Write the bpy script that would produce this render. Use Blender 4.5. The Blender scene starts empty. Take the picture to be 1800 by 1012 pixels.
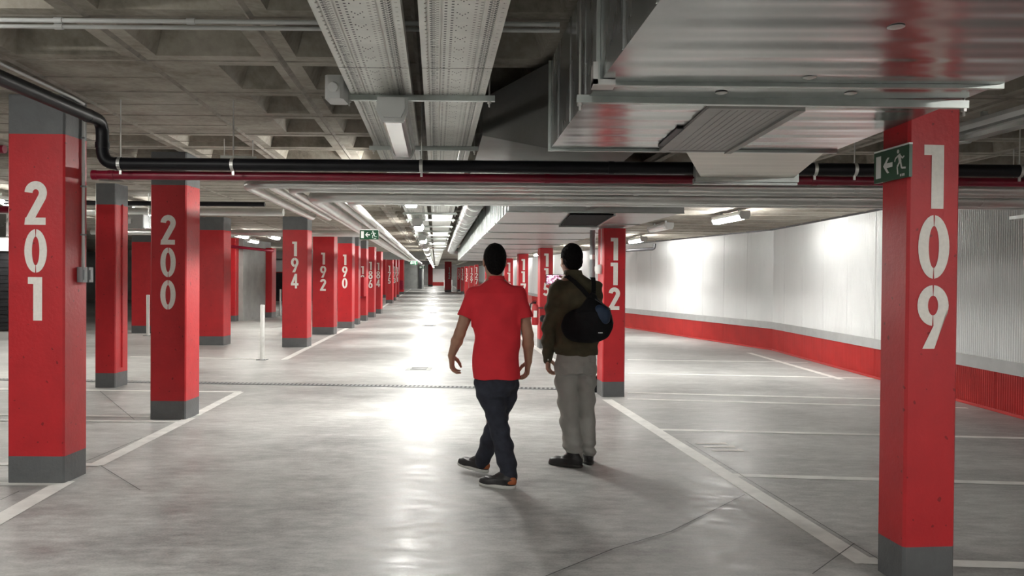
import bpy, math, random
import numpy as np
from mathutils import Vector, Matrix

random.seed(7)
rng = np.random.default_rng(7)
SC = bpy.context.scene
COL = SC.collection

# ------------------------------------------------------------------ camera
F_PX, CAM_H, PITCH, ROLL = 1400.0, 1.46, 0.01143, 0.008
fw = Vector((0, math.cos(PITCH), -math.sin(PITCH)))
r0 = Vector((1, 0, 0)); u0 = r0.cross(fw)
rt = r0 * math.cos(ROLL) + u0 * math.sin(ROLL)
up = u0 * math.cos(ROLL) - r0 * math.sin(ROLL)
cam_data = bpy.data.cameras.new('camera'); cam_data.sensor_width = 36.0
cam_data.lens = F_PX / 1800 * 36.0; cam_data.clip_end = 400
cam = bpy.data.objects.new('camera', cam_data); COL.objects.link(cam)
M = Matrix((rt, up, -fw)).transposed().to_4x4(); M.translation = Vector((0, 0, CAM_H))
cam.matrix_world = M
SC.camera = cam

# ------------------------------------------------------------------ world, exposure
w = bpy.data.worlds.new('World'); SC.world = w; w.use_nodes = True
w.node_tree.nodes['Background'].inputs[0].default_value = (0.9, 0.95, 1.0, 1)
w.node_tree.nodes['Background'].inputs[1].default_value = 0.03
SC.view_settings.view_transform = 'Standard'; SC.view_settings.look = 'None'
SC.view_settings.exposure = 0.78; SC.view_settings.gamma = 1.0
SC.view_settings.use_curve_mapping = False
LAMP = 130.0         # radiance of a lit fluorescent diffuser

# ------------------------------------------------------------------ geometry of the place
K = -0.0957                     # the aisle drifts left as it recedes
H_CEIL = 2.72
def rise(y): return max(0.0, y - 30.0) * 0.0076
def A(c, y, h=0.0): return Vector((c + K * y, y, h + rise(y)))
AISLE = Vector((K, 1, 0)).normalized()
AISLE_ROT = math.atan2(-K, 1)
def ray(px, py): return (fw * F_PX + rt * (px - 900) - up * (py - 506))
def G(px, py, h=0.0):           # photograph point -> point of the horizontal plane at height h
    d = ray(px, py); t = (h - CAM_H) / d.z
    p = d * t
    return Vector((p.x, p.y, h))
def D(px, py, y):               # photograph point -> point at distance y
    d = ray(px, py); p = d * (y / d.y)
    return Vector((p.x, p.y, p.z + CAM_H))

# ------------------------------------------------------------------ materials
def new_mat(name):
    m = bpy.data.materials.new(name); m.use_nodes = True
    nt = m.node_tree; b = nt.nodes['Principled BSDF']
    return m, nt, b
def ramp(nt, stops):
    r = nt.nodes.new('ShaderNodeValToRGB')
    e = r.color_ramp.elements
    while len(e) < len(stops): e.new(0.5)
    for i, (p, c) in enumerate(stops):
        e[i].position = p; e[i].color = (c[0], c[1], c[2], 1)
    return r
def noise(nt, scale, detail=4, rough=0.55, stretch=None, coord='Object'):
    tc = nt.nodes.new('ShaderNodeTexCoord'); n = nt.nodes.new('ShaderNodeTexNoise')
    n.inputs['Scale'].default_value = scale; n.inputs['Detail'].default_value = detail
    n.inputs['Roughness'].default_value = rough
    if stretch:
        mp = nt.nodes.new('ShaderNodeMapping'); mp.inputs['Scale'].default_value = stretch
        nt.links.new(tc.outputs[coord], mp.inputs[0]); nt.links.new(mp.outputs[0], n.inputs[0])
    else:
        nt.links.new(tc.outputs[coord], n.inputs[0])
    return n
def mat(name, col, rough=0.6, metal=0.0, var=0.12, scale=6.0, bump=0.0, bscale=60.0, spec=0.5,
        stretch=None, rvar=0.0):
    m, nt, b = new_mat(name)
    n = noise(nt, scale, stretch=stretch)
    lo = [max(0, c * (1 - var)) for c in col]; hi = [min(1, c * (1 + var)) for c in col]
    r = ramp(nt, [(0.3, lo), (0.7, hi)])
    nt.links.new(n.outputs[0], r.inputs[0]); nt.links.new(r.outputs[0], b.inputs['Base Color'])
    b.inputs['Roughness'].default_value = rough; b.inputs['Metallic'].default_value = metal
    b.inputs['Specular IOR Level'].default_value = spec
    if rvar:
        mr = nt.nodes.new('ShaderNodeMapRange')
        mr.inputs[3].default_value = max(0, rough - rvar); mr.inputs[4].default_value = rough + rvar
        nt.links.new(n.outputs[0], mr.inputs[0]); nt.links.new(mr.outputs[0], b.inputs['Roughness'])
    if bump:
        n2 = noise(nt, bscale, 5)
        bp = nt.nodes.new('ShaderNodeBump'); bp.inputs['Strength'].default_value = bump
        bp.inputs['Distance'].default_value = 0.01
        nt.links.new(n2.outputs[0], bp.inputs['Height']); nt.links.new(bp.outputs[0], b.inputs['Normal'])
    return m
def emis(name, col, strength):
    m, nt, b = new_mat(name)
    b.inputs['Base Color'].default_value = (0.8, 0.8, 0.8, 1)
    b.inputs['Emission Color'].default_value = (*col, 1); b.inputs['Emission Strength'].default_value = strength
    return m

def floor_material():
    m, nt, b = new_mat('power_floated_concrete')
    L = nt.links.new
    n1 = noise(nt, 0.45, 4, 0.55); n2 = noise(nt, 1.7, 5, 0.6, (0.8, 1.7, 1)); n3 = noise(nt, 9, 5, 0.65, (0.7, 1.5, 1)); n4 = noise(nt, 70, 3)
    def mixf(a, c, f):
        x = nt.nodes.new('ShaderNodeMix'); x.data_type = 'FLOAT'; x.inputs[0].default_value = f
        L(a, x.inputs[2]); L(c, x.inputs[3]); return x.outputs[0]
    v = mixf(mixf(mixf(n1.outputs[0], n2.outputs[0], .5), n3.outputs[0], .38), n4.outputs[0], .12)
    r = ramp(nt, [(0.40, (0.205, 0.205, 0.201)), (0.5, (0.38, 0.383, 0.374)), (0.60, (0.55, 0.555, 0.54))])
    L(v, r.inputs[0]); L(r.outputs[0], b.inputs['Base Color'])
    rr = nt.nodes.new('ShaderNodeMapRange'); rr.inputs[1].default_value = 0.35; rr.inputs[2].default_value = 0.65
    rr.inputs[3].default_value = 0.31; rr.inputs[4].default_value = 0.60
    L(mixf(n3.outputs[0], n2.outputs[0], .35), rr.inputs[0]); L(rr.outputs[0], b.inputs['Roughness'])
    b.inputs['Specular IOR Level'].default_value = 0.33
    bp = nt.nodes.new('ShaderNodeBump'); bp.inputs['Strength'].default_value = 0.05; bp.inputs['Distance'].default_value = 0.01
    L(n3.outputs[0], bp.inputs['Height']); L(bp.outputs[0], b.inputs['Normal'])
    return m
def ceiling_material():
    m, nt, b = new_mat('stained_concrete_ceiling'); L = nt.links.new
    n1 = noise(nt, 0.8, 5, 0.6, (1.0, 2.2, 1)); n2 = noise(nt, 4.5, 6, 0.65); n3 = noise(nt, 22, 4)
    def mixf(a, c, f):
        x = nt.nodes.new('ShaderNodeMix'); x.data_type = 'FLOAT'; x.inputs[0].default_value = f
        L(a, x.inputs[2]); L(c, x.inputs[3]); return x.outputs[0]
    v = mixf(mixf(n1.outputs[0], n2.outputs[0], .42), n3.outputs[0], .15)
    r = ramp(nt, [(0.38, (0.17, 0.15, 0.12)), (0.5, (0.31, 0.285, 0.24)), (0.62, (0.42, 0.39, 0.34))])
    L(v, r.inputs[0]); L(r.outputs[0], b.inputs['Base Color']); b.inputs['Roughness'].default_value = .85
    bp = nt.nodes.new('ShaderNodeBump'); bp.inputs['Strength'].default_value = 0.5; bp.inputs['Distance'].default_value = 0.01
    L(n3.outputs[0], bp.inputs['Height']); L(bp.outputs[0], b.inputs['Normal'])
    return m
def red_paint():
    m = mat('red_column_paint', RED, 0.45, var=0.10, scale=5, bump=0.18, bscale=34)
    nt = m.node_tree; b = nt.nodes['Principled BSDF']; L = nt.links.new
    old = b.inputs['Base Color'].links[0].from_socket
    n = noise(nt, 30, 0.5, 0.4); r = ramp(nt, [(0.745, (1, 1, 1)), (0.775, (0.5, 0.42, 0.42))]); L(n.outputs[0], r.inputs[0])
    mx = nt.nodes.new('ShaderNodeMix'); mx.data_type = 'RGBA'; mx.blend_type = 'MULTIPLY'; mx.inputs[0].default_value = 1.0
    L(old, mx.inputs[6]); L(r.outputs[0], mx.inputs[7]); L(mx.outputs[2], b.inputs['Base Color'])
    return m
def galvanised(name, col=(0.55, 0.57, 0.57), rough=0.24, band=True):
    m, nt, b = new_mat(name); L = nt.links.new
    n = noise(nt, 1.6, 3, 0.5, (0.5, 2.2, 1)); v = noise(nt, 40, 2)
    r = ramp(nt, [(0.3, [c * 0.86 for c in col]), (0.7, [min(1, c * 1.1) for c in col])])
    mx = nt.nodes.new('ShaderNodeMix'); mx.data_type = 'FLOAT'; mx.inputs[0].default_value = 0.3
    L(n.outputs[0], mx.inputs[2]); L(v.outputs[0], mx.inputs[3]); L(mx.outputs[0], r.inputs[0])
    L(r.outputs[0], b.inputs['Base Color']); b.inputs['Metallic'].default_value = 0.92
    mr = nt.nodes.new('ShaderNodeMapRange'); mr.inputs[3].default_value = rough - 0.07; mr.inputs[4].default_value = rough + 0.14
    L(n.outputs[0], mr.inputs[0]); L(mr.outputs[0], b.inputs['Roughness'])
    if band:
        bp = nt.nodes.new('ShaderNodeBump'); bp.inputs['Strength'].default_value = 0.02; bp.inputs['Distance'].default_value = 0.02
        L(n.outputs[0], bp.inputs['Height']); L(bp.outputs[0], b.inputs['Normal'])
    return m

RED = (0.46, 0.014, 0.020)
MT = dict(
    floor=floor_material(),
    ceil=ceiling_material(),
    seam=mat('formwork_seam_concrete', (0.24, 0.22, 0.19), 0.9, var=0.3, scale=8, bump=0.4),
    red=red_paint(),
    redwall=mat('red_cladding_paint', (0.45, 0.024, 0.022), 0.4, var=0.12, scale=3),
    grey=mat('grey_band_paint', (0.105, 0.11, 0.112), 0.5, var=0.12, scale=7, bump=0.3, bscale=34),
    white=mat('white_numeral_paint', (0.80, 0.77, 0.72), 0.6, var=0.06, scale=14),
    line=mat('white_floor_paint', (0.80, 0.80, 0.77), 0.55, var=0.12, scale=7),
    joint=mat('dark_joint_filler', (0.10, 0.10, 0.10), 0.8, scale=10),
    clad=mat('white_cladding_steel', (0.78, 0.80, 0.80), 0.33, metal=0.15, var=0.05, scale=1.5, stretch=(1, 1, 0.3)),
    strip=mat('grey_rail_paint', (0.36, 0.37, 0.37), 0.5, var=0.08),
    concrete=mat('plain_grey_concrete', (0.30, 0.31, 0.30), 0.8, var=0.15, scale=2, bump=0.3, bscale=25),
    dark=mat('dark_grey_metal', (0.03, 0.03, 0.033), 0.5, var=0.2),
    black=mat('black_plastic_pipe', (0.006, 0.006, 0.008), 0.45, var=0.3, spec=0.25),
    redpipe=mat('dark_red_pipe_enamel', (0.20, 0.004, 0.022), 0.35, var=0.15),
    foil=mat('aluminium_lagging', (0.64, 0.64, 0.62), 0.30, metal=0.7, var=0.12, scale=5, bump=0.3, bscale=9, stretch=(0.4, 1, 1)),
    galv=galvanised('galvanised_sheet'),
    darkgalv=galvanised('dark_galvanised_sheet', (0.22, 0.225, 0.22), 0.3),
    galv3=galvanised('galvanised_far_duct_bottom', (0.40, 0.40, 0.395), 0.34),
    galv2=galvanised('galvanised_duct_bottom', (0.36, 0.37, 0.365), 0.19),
    tray=mat('galvanised_tray_steel', (0.66, 0.67, 0.63), 0.45, metal=0.35, var=0.1, scale=5),
    strut=mat('zinc_strut_steel', (0.50, 0.54, 0.52), 0.35, metal=0.8, var=0.12, scale=9),
    rod=mat('bright_threaded_steel', (0.62, 0.62, 0.60), 0.4, metal=0.8),
    grille=mat('grey_grille_enamel', (0.30, 0.295, 0.28), 0.5, var=0.08),
    plastic=mat('light_grey_plastic', (0.50, 0.51, 0.50), 0.45, var=0.05),
    boxgrey=mat('grey_switch_plastic', (0.19, 0.20, 0.21), 0.5, var=0.06),
    diffuser_off=mat('unlit_clear_diffuser', (0.74, 0.75, 0.72), 0.2, var=0.04),
    diffuser=emis('lit_diffuser', (1.0, 0.98, 0.93), LAMP),
    bay_diffuser=emis('lit_bay_diffuser', (1.0, 0.975, 0.93), LAMP * 0.75),
    weak_diffuser=emis('lit_left_bay_diffuser', (1.0, 0.97, 0.9), LAMP * 0.42),
    pvc=mat('white_bollard_paint', (0.66, 0.66, 0.64), 0.4, var=0.06),
    cabinet=mat('crimson_cabinet_enamel', (0.29, 0.005, 0.011), 0.6, spec=0.2, var=0.08),
    sign=mat('green_sign_panel', (0.004, 0.06, 0.025), 0.35, var=0.05),
    signwhite=mat('white_sign_print', (0.78, 0.80, 0.78), 0.4, var=0.03),
    skin=mat('skin', (0.36, 0.19, 0.125), 0.55, var=0.08, scale=12),
    skin2=mat('pale_skin', (0.43, 0.25, 0.18), 0.55, var=0.08, scale=12),
    hair=mat('black_hair', (0.005, 0.0045, 0.0045), 0.85, spec=0.12, var=0.4, scale=60, bump=0.8, bscale=120),
    eye=mat('eye_white', (0.7, 0.68, 0.65), 0.25, var=0.02),
    polo=mat('red_polo_cotton', (0.66, 0.022, 0.035), 0.85, var=0.07, scale=9, bump=0.25, bscale=400),
    navy=mat('navy_denim', (0.022, 0.025, 0.038), 0.9, var=0.35, scale=14, bump=0.3, bscale=300),
    olive=mat('olive_jacket_cloth', (0.062, 0.055, 0.030), 0.9, var=0.25, scale=10, bump=0.3, bscale=200),
    chino=mat('grey_chino_cloth', (0.36, 0.36, 0.335), 0.9, var=0.08, scale=8, bump=0.3, bscale=250),
    shoe=mat('black_shoe_leather', (0.015, 0.014, 0.015), 0.5, var=0.3),
    sole=mat('white_rubber_sole', (0.55, 0.55, 0.52), 0.7, var=0.1),
    tan=mat('tan_leather', (0.36, 0.10, 0.03), 0.55, var=0.12),
    darksole=mat('black_rubber_sole', (0.03, 0.028, 0.026), 0.7),
    bag=mat('black_nylon', (0.006, 0.006, 0.007), 0.85, spec=0.2, var=0.3, scale=12, bump=0.2, bscale=90),
    blue=mat('navy_blue_nylon', (0.008, 0.025, 0.06), 0.6, var=0.15),
    extred=mat('red_extinguisher_enamel', (0.40, 0.015, 0.02), 0.3, var=0.06),
    whitewall=mat('white_wall_paint', (0.80, 0.80, 0.80), 0.7, var=0.03),
)
def screen_material():
    m, nt, b = new_mat('phone_screen_picture')
    n = noise(nt, 60, 2)
    r = ramp(nt, [(0.38, (0.25, 0.05, 0.12)), (0.5, (0.75, 0.45, 0.6)), (0.62, (0.95, 0.85, 0.92))])
    nt.links.new(n.outputs[0], r.inputs[0]); nt.links.new(r.outputs[0], b.inputs['Emission Color'])
    b.inputs['Emission Strength'].default_value = 0.9; b.inputs['Base Color'].default_value = (0.02, 0.02, 0.02, 1)
    return m
MT['screen'] = screen_material()
_b = MT['diffuser_off'].node_tree.nodes['Principled BSDF']; _b.inputs['Transmission Weight'].default_value = 0.75; _b.inputs['IOR'].default_value = 1.15

# ------------------------------------------------------------------ mesh helpers
class MB:
    def __init__(s): s.v = []; s.f = []
    def add(s, vs, fs):
        o = len(s.v); s.v += [tuple(p) for p in vs]; s.f += [tuple(i + o for i in f) for f in fs]; return s
    def quad(s, a, b, c, d): return s.add([a, b, c, d], [(0, 1, 2, 3)])
    def box(s, lo, hi, rot=0.0, org=(0, 0, 0)):
        x0, y0, z0 = lo; x1, y1, z1 = hi
        vs = [Vector(p) for p in ((x0, y0, z0), (x1, y0, z0), (x1, y1, z0), (x0, y1, z0), (x0, y0, z1), (x1, y0, z1), (x1, y1, z1), (x0, y1, z1))]
        R = Matrix.Rotation(rot, 3, 'Z'); O = Vector(org)
        vs = [R @ p + O for p in vs]
        return s.add(vs, [(0, 3, 2, 1), (4, 5, 6, 7), (0, 1, 5, 4), (1, 2, 6, 5), (2, 3, 7, 6), (3, 0, 4, 7)])
    def hexa(s, a, b):          # two quads (lists of 4 points) joined into a solid
        return s.add(list(a) + list(b), [(3, 2, 1, 0), (4, 5, 6, 7), (0, 1, 5, 4), (1, 2, 6, 5), (2, 3, 7, 6), (3, 0, 4, 7)])
    def prism(s, prof, p0, p1, upv=(0, 0, 1), cap=True):   # 2-D profile swept from p0 to p1
        p0 = Vector(p0); p1 = Vector(p1); t = (p1 - p0).normalized(); u = Vector(upv)
        r = t.cross(u).normalized(); u = r.cross(t)
        n = len(prof); vs = [p0 + r * x + u * z for x, z in prof] + [p1 + r * x + u * z for x, z in prof]
        fs = [(i, (i + 1) % n, n + (i + 1) % n, n + i) for i in range(n)]
        if cap: fs += [tuple(range(n))[::-1], tuple(range(n, 2 * n))]
        return s.add(vs, fs)
    def tube(s, pts, r, seg=12, cap=True):
        pts = [Vector(p) for p in pts]; n = len(pts); rad = r if hasattr(r, '__len__') else [r] * n
        T = [(pts[min(i + 1, n - 1)] - pts[max(i - 1, 0)]).normalized() for i in range(n)]
        a = Vector((0, 0, 1)) if abs(T[0].z) < 0.9 else Vector((1, 0, 0))
        N = (a - T[0] * a.dot(T[0])).normalized(); vs = []
        for i in range(n):
            N = (N - T[i] * N.dot(T[i])).normalized(); B = T[i].cross(N)
            for k in range(seg):
                q = 2 * math.pi * k / seg
                vs.append(pts[i] + (N * math.cos(q) + B * math.sin(q)) * rad[i])
        fs = [(i * seg + k, i * seg + (k + 1) % seg, (i + 1) * seg + (k + 1) % seg, (i + 1) * seg + k) for i in range(n - 1) for k in range(seg)]
        if cap: fs += [tuple(range(seg))[::-1], tuple(range((n - 1) * seg, n * seg))]
        return s.add(vs, fs)
    def lathe(s, prof, org=(0, 0, 0), seg=16):   # (r, z) pairs about a vertical axis
        O = Vector(org); n = len(prof)
        vs = [O + Vector((r * math.cos(2 * math.pi * k / seg), r * math.sin(2 * math.pi * k / seg), z)) for r, z in prof for k in range(seg)]
        fs = [(i * seg + k, i * seg + (k + 1) % seg, (i + 1) * seg + (k + 1) % seg, (i + 1) * seg + k) for i in range(n - 1) for k in range(seg)]
        fs += [tuple(range(seg))[::-1], tuple(range((n - 1) * seg, n * seg))]
        return s.add(vs, fs)
    def build(s, name, m, parent=None, smooth=None, org=None):
        me = bpy.data.meshes.new(name)
        v = s.v
        if org is not None: v = [(p[0] - org[0], p[1] - org[1], p[2] - org[2]) for p in v]
        me.from_pydata(v, [], s.f); me.update()
        me.materials.append(m if not isinstance(m, str) else MT[m])
        if smooth:
            me.polygons.foreach_set('use_smooth', [True] * len(me.polygons))
            me.set_sharp_from_angle(angle=math.radians(smooth))
        o = bpy.data.objects.new(name, me); COL.objects.link(o)
        if org is not None and parent is None: o.location = org
        if parent is not None: o.parent = parent
        return o
def tag(o, label, cat, group=None, kind=None):
    o['label'] = label; o['category'] = cat
    if group: o['group'] = group
    if kind: o['kind'] = kind
    return o
def thing(name, label, cat, loc=(0, 0, 0), rot=0.0, group=None):
    o = bpy.data.objects.new(name, None); o.empty_display_size = 0.1; COL.objects.link(o)
    o.location = loc; o.rotation_euler = (0, 0, rot)
    return tag(o, label, cat, group)
def structure(o): o['kind'] = 'structure'; return o
def fillet(pts, r, n=6):
    pts = [Vector(p) for p in pts]; out = [pts[0]]
    for i in range(1, len(pts) - 1):
        a = (pts[i - 1] - pts[i]); b = (pts[i + 1] - pts[i]); d = min(r, a.length * .49, b.length * .49)
        p, q = pts[i] + a.normalized() * d, pts[i] + b.normalized() * d
        for k in range(n + 1):
            t = k / n; out.append(p * (1 - t) ** 2 + pts[i] * 2 * t * (1 - t) + q * t ** 2)
    return out + [pts[-1]]
def chamfered(x0, y0, x1, y1, c):
    return [(x0 + c, y0), (x1 - c, y0), (x1, y0 + c), (x1, y1 - c), (x1 - c, y1), (x0 + c, y1), (x0, y1 - c), (x0, y0 + c)]
def vprism(mb, poly, z0, z1):
    n = len(poly)
    mb.add([(x, y, z0) for x, y in poly] + [(x, y, z1) for x, y in poly],
           [(i, (i + 1) % n, n + (i + 1) % n, n + i) for i in range(n)] + [tuple(range(n))[::-1], tuple(range(n, 2 * n))])

# ================================================================== STRUCTURE
# ---- floor: level near the camera, then a very gentle climb
mb = MB()
for (ya, yb) in ((-9, 30), (30, 112)):
    mb.quad((-26, ya, rise(ya)), (9, ya, rise(ya)), (9, yb, rise(yb)), (-26, yb, rise(yb)))
floor = structure(mb.build('floor', 'floor'))
STRIPS = [0]
def strip(a, b, width, name, m, h=0.002):
    STRIPS[0] += 1; h += (STRIPS[0] % 23) * .0001
    a = Vector(a); b = Vector(b); d = (b - a); d.z = 0; n = Vector((-d.y, d.x, 0)).normalized() * width / 2
    ys = [0.0, 1.0]
    if (a.y - 30) * (b.y - 30) < 0: ys = [0.0, (30 - a.y) / (b.y - a.y), 1.0]
    mb = MB(); P = []
    for t in ys:
        p = a.lerp(b, t); z = rise(p.y) + h
        P.append((Vector((p.x + n.x, p.y + n.y, z)), Vector((p.x - n.x, p.y - n.y, z))))
    for i in range(len(P) - 1): mb.quad(P[i][1], P[i + 1][1], P[i + 1][0], P[i][0])
    return mb.build(name, m, floor)
for a, b, wd in [
    ((1524, 990), (1067, 702), .125), ((1512, 985), (1840, 995), .10), ((1288, 835), (1840, 851), .095),
    ((1158, 755), (1840, 771), .09), ((1103, 701), (1700, 717), .09), ((1103, 690), (1660, 704), .09),
    ((1103, 656), (1545, 665), .09), ((1103, 632), (1420, 637), .09), ((1316, 620), (1480, 667), .11),
    ((-60, 946), (116, 846), .13), ((-90, 850), (112, 851), .095), ((168, 818), (334, 735), .12), ((342, 730), (421, 689), .11),
    ((-90, 815), (178, 817), .09), ((-90, 728), (264, 732), .09), ((-90, 738), (332, 741), .09), ((-90, 683), (423, 689), .10),
    ((228, 627), (470, 631), .10)]:
    strip(G(*a), G(*b), wd, 'painted_line', 'line')
strip(G(500, 632), A(-2.55, 23), .12, 'painted_line', 'line')
strip(A(-2.55, 23), A(-2.45, 98), .12, 'painted_line', 'line', .0025)
strip(A(2.12, 10.4), A(2.15, 98), .12, 'painted_line', 'line')
for a, b in [((1205, 776), (1545, 985)), ((1502, 956), (1428, 1010)), ((176, 688), (236, 738)), ((0, 880), (34, 864)),
             ((150, 812), (250, 770)), ((178, 820), (246, 862))]:
    strip(G(*a), G(*b), .006, 'saw_cut_joint', 'joint', .0055)
for a, b in [((1310, 870), (1180, 935)), ((1180, 935), (1080, 965)), ((1080, 965), (950, 1018))]:
    strip(G(*a), G(*b), .007, 'floor_crack', 'joint', .0055)

# ---- ceiling: waffle slab
STEP, C0, R0 = 0.8, -0.908, 3.88
RS = 0.79
def solid_cell(c, y):
    if -4.15 < c < -1.75 and 4.4 < y < 6.9: return 'solid'
    if -1.75 < c < -.95 and 4.4 < y < 6.9: return 'half'
    if c < -2.0 and y > 9.0: return 'solid'
    if 1.4 < c < 3.0 and (int((y - 3) / 3) % 2 == 0): return 'solid'
    return 'coffer'
mb = MB(); seams = MB()
def P(c, y, z): return (c + K * y, y, z)
ci = range(-29, 13); ri = range(-13, 34)
for i in ci:
    for j in ri:
        c0 = C0 + i * STEP; c1 = c0 + STEP; y0 = R0 + j * RS; y1 = y0 + RS
        t = solid_cell((c0 + c1) / 2, (y0 + y1) / 2)
        if t == 'solid':
            mb.quad(P(c0, y0, H_CEIL), P(c0, y1, H_CEIL), P(c1, y1, H_CEIL), P(c1, y0, H_CEIL)); continue
        a0, a1 = (c0 + .10, c1 - .10) if t == 'coffer' else (c0 + .40, c1 - .07)
        b0, b1 = y0 + .10, y1 - .10
        e, dz = .075, .20
        o = [P(c0, y0, H_CEIL), P(c1, y0, H_CEIL), P(c1, y1, H_CEIL), P(c0, y1, H_CEIL)]
        q = [P(a0, b0, H_CEIL), P(a1, b0, H_CEIL), P(a1, b1, H_CEIL), P(a0, b1, H_CEIL)]
        s = [P(a0 + e, b0 + e, H_CEIL + dz), P(a1 - e, b0 + e, H_CEIL + dz), P(a1 - e, b1 - e, H_CEIL + dz), P(a0 + e, b1 - e, H_CEIL + dz)]
        for n in range(4):
            m_ = (n + 1) % 4
            mb.quad(o[m_], o[n], q[n], q[m_]); mb.quad(q[m_], q[n], s[n], s[m_])
        mb.quad(s[3], s[2], s[1], s[0])
yE = R0 + ri[-1] * RS + RS
cE0, cE1 = C0 + ci[0] * STEP, C0 + ci[-1] * STEP + STEP
for ya, yb in ((yE, 30.0), (30.0, 112.0)):
    if yb > ya: mb.quad(P(cE0 - 6, ya, H_CEIL + rise(ya)), P(cE0 - 6, yb, H_CEIL + rise(yb)), P(cE1 + 10, yb, H_CEIL + rise(yb)), P(cE1 + 10, ya, H_CEIL + rise(ya)))
ceiling = structure(mb.build('ceiling', 'ceil'))
def seam(p, q, wd=.016, dp=.008):
    p = Vector(p); q = Vector(q); d = (q - p).normalized(); n = Vector((-d.y, d.x, 0)) * wd
    dz = Vector((0, 0, -dp))
    seams.quad(p - n, q - n, q + dz, p + dz); seams.quad(p + dz, q + dz, q + n, p + n)
for i in range(-12, 12):
    c = C0 + i * STEP
    seam(P(c, 0, H_CEIL), P(c, 29, H_CEIL), .02, .014)
for j in range(-4, 32):
    y = R0 + j * RS
    seam(P(-11, y, H_CEIL), P(6, y, H_CEIL), .010, .006)
    if 0 < j < 30: seam(P(-4.1, y + .4, H_CEIL), P(-1.75, y + .4, H_CEIL), .007, .005)
so = seams.build('formwork_seam', 'seam', ceiling); so['kind'] = 'stuff'
# lower slab over the right hand bays
mb = MB()
mb.hexa([A(2.55, 8.7, 2.55), A(12, 8.7, 2.55), A(12, 30, 2.55), A(2.55, 30, 2.55)], [A(2.55, 8.7, 2.715), A(12, 8.7, 2.715), A(12, 30, 2.715), A(2.55, 30, 2.715)])
mb.hexa([A(2.55, 30, 2.55), A(12, 30, 2.55), A(12, 100, 2.55), A(2.55, 100, 2.55)], [A(2.55, 30, 2.715), A(12, 30, 2.715), A(12, 100, 2.715), A(2.55, 100, 2.715)])
for y in np.arange(9.6, 30, .9): mb.prism([(-.01, 0), (0, -.012), (.01, 0)], A(2.6, y, 2.551), A(8, y, 2.551), cap=False)
structure(mb.build('ceiling', 'ceil'))
# transverse concrete downstand beams far along the aisle
for y, hb in ((41.5, 2.33), (74, 2.4)):
    mb = MB(); mb.hexa([A(-16, y, hb), A(-.56, y, hb), A(-.56, y + .5, hb), A(-16, y + .5, hb)], [A(-16, y, 2.74), A(-.56, y, 2.74), A(-.56, y + .5, 2.74), A(-16, y + .5, 2.74)])
    structure(mb.build('ceiling', 'concrete'))

# ---- right wall: concrete backing, corrugated sheets on it
WALL = [Vector((5.50, -6, 0)), Vector((5.48, 16.7, 0)), Vector((3.45, 24.3, 0)), Vector((1.10, 43, 0)), Vector((-4.2, 100, 0))]
mb = MB()
for i in range(len(WALL) - 1):
    a, b = WALL[i], WALL[i + 1]
    n = Vector(((b - a).y, -(b - a).x, 0)).normalized()
    A0, B0 = a + n * .04, b + n * .04; A1, B1 = a + n * .3, b + n * .3
    za, zb = rise(a.y), rise(b.y)
    mb.hexa([A0 + Vector((0, 0, za)), B0 + Vector((0, 0, zb)), B1 + Vector((0, 0, zb)), A1 + Vector((0, 0, za))],
            [A0 + Vector((0, 0, za + 2.73)), B0 + Vector((0, 0, zb + 2.73)), B1 + Vector((0, 0, zb + 2.73)), A1 + Vector((0, 0, za + 2.73))])
wall_right = structure(mb.build('wall_right', 'whitewall'))
def sheet_mesh(name, z0, z1, m, wid=0.996, pitch=.0415, amp=.0125):
    n = int(wid / pitch * 6); mb = MB()
    for k in range(n + 1):
        x = wid * k / n; y = amp * math.cos(2 * math.pi * x / pitch)
        mb.v += [(x, y, z0), (x, y, z1)]
    mb.f = [(2 * k, 2 * k + 1, 2 * k + 3, 2 * k + 2) for k in range(n)]
    me = bpy.data.meshes.new(name); me.from_pydata(mb.v, [], mb.f); me.materials.append(MT[m])
    me.polygons.foreach_set('use_smooth', [True] * len(me.polygons))
    return me
me_w = sheet_mesh('cladding_sheet', .60, 2.52, 'clad'); me_r = sheet_mesh('kick_sheet', .035, .455, 'redwall')
rail = MB(); foot = MB(); top = MB()
for i in range(len(WALL) - 1):
    a, b = WALL[i], WALL[i + 1]; L = (b - a).length; d = (b - a) / L
    n = Vector((d.y, -d.x, 0)); ang = math.atan2(d.y, d.x)
    if i < 3:
        k = 0
        while k < L - 0.02:
            p = a + d * k
            if p.y > -1.5:
                for me in (me_w, me_r):
                    o = bpy.data.objects.new(me.name, me); COL.objects.link(o); o.parent = wall_right
                    o.location = (p.x, p.y, rise(p.y)); o.rotation_euler = (0, 0, ang)
                    fr = min(1.0, (L - k) / 1.0); o.scale = (fr, 1, 1)
            k += 1.0
    else:
        for (z0, z1, m, off) in ((.6, 2.52, 'clad', 0), (.03, .455, 'redwall', 0)):
            q = MB(); q.quad(a + Vector((0, 0, z0 + rise(a.y))), b + Vector((0, 0, z0 + rise(b.y))), b + Vector((0, 0, z1 + rise(b.y))), a + Vector((0, 0, z1 + rise(a.y))))
            q.build('cladding_sheet', m, wall_right)
    for (bag_, z0, z1, t) in ((rail, .455, .60, .022), (foot, .004, .035, .02), (top, 2.52, 2.60, .03)):
        za, zb = rise(a.y), rise(b.y)
        up_ = lambda p, z: p + Vector((0, 0, z))
        bag_.hexa([up_(a - n * t, za + z0), up_(b - n * t, zb + z0), up_(b + n * .03, zb + z0), up_(a + n * .03, za + z0)],
                  [up_(a - n * t, za + z1), up_(b - n * t, zb + z1), up_(b + n * .03, zb + z1), up_(a + n * .03, za + z1)])
structure(rail.build('trim_1', 'strip')); structure(foot.build('baseboard_right', 'redwall')); structure(top.build('trim_2', 'dark'))

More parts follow.
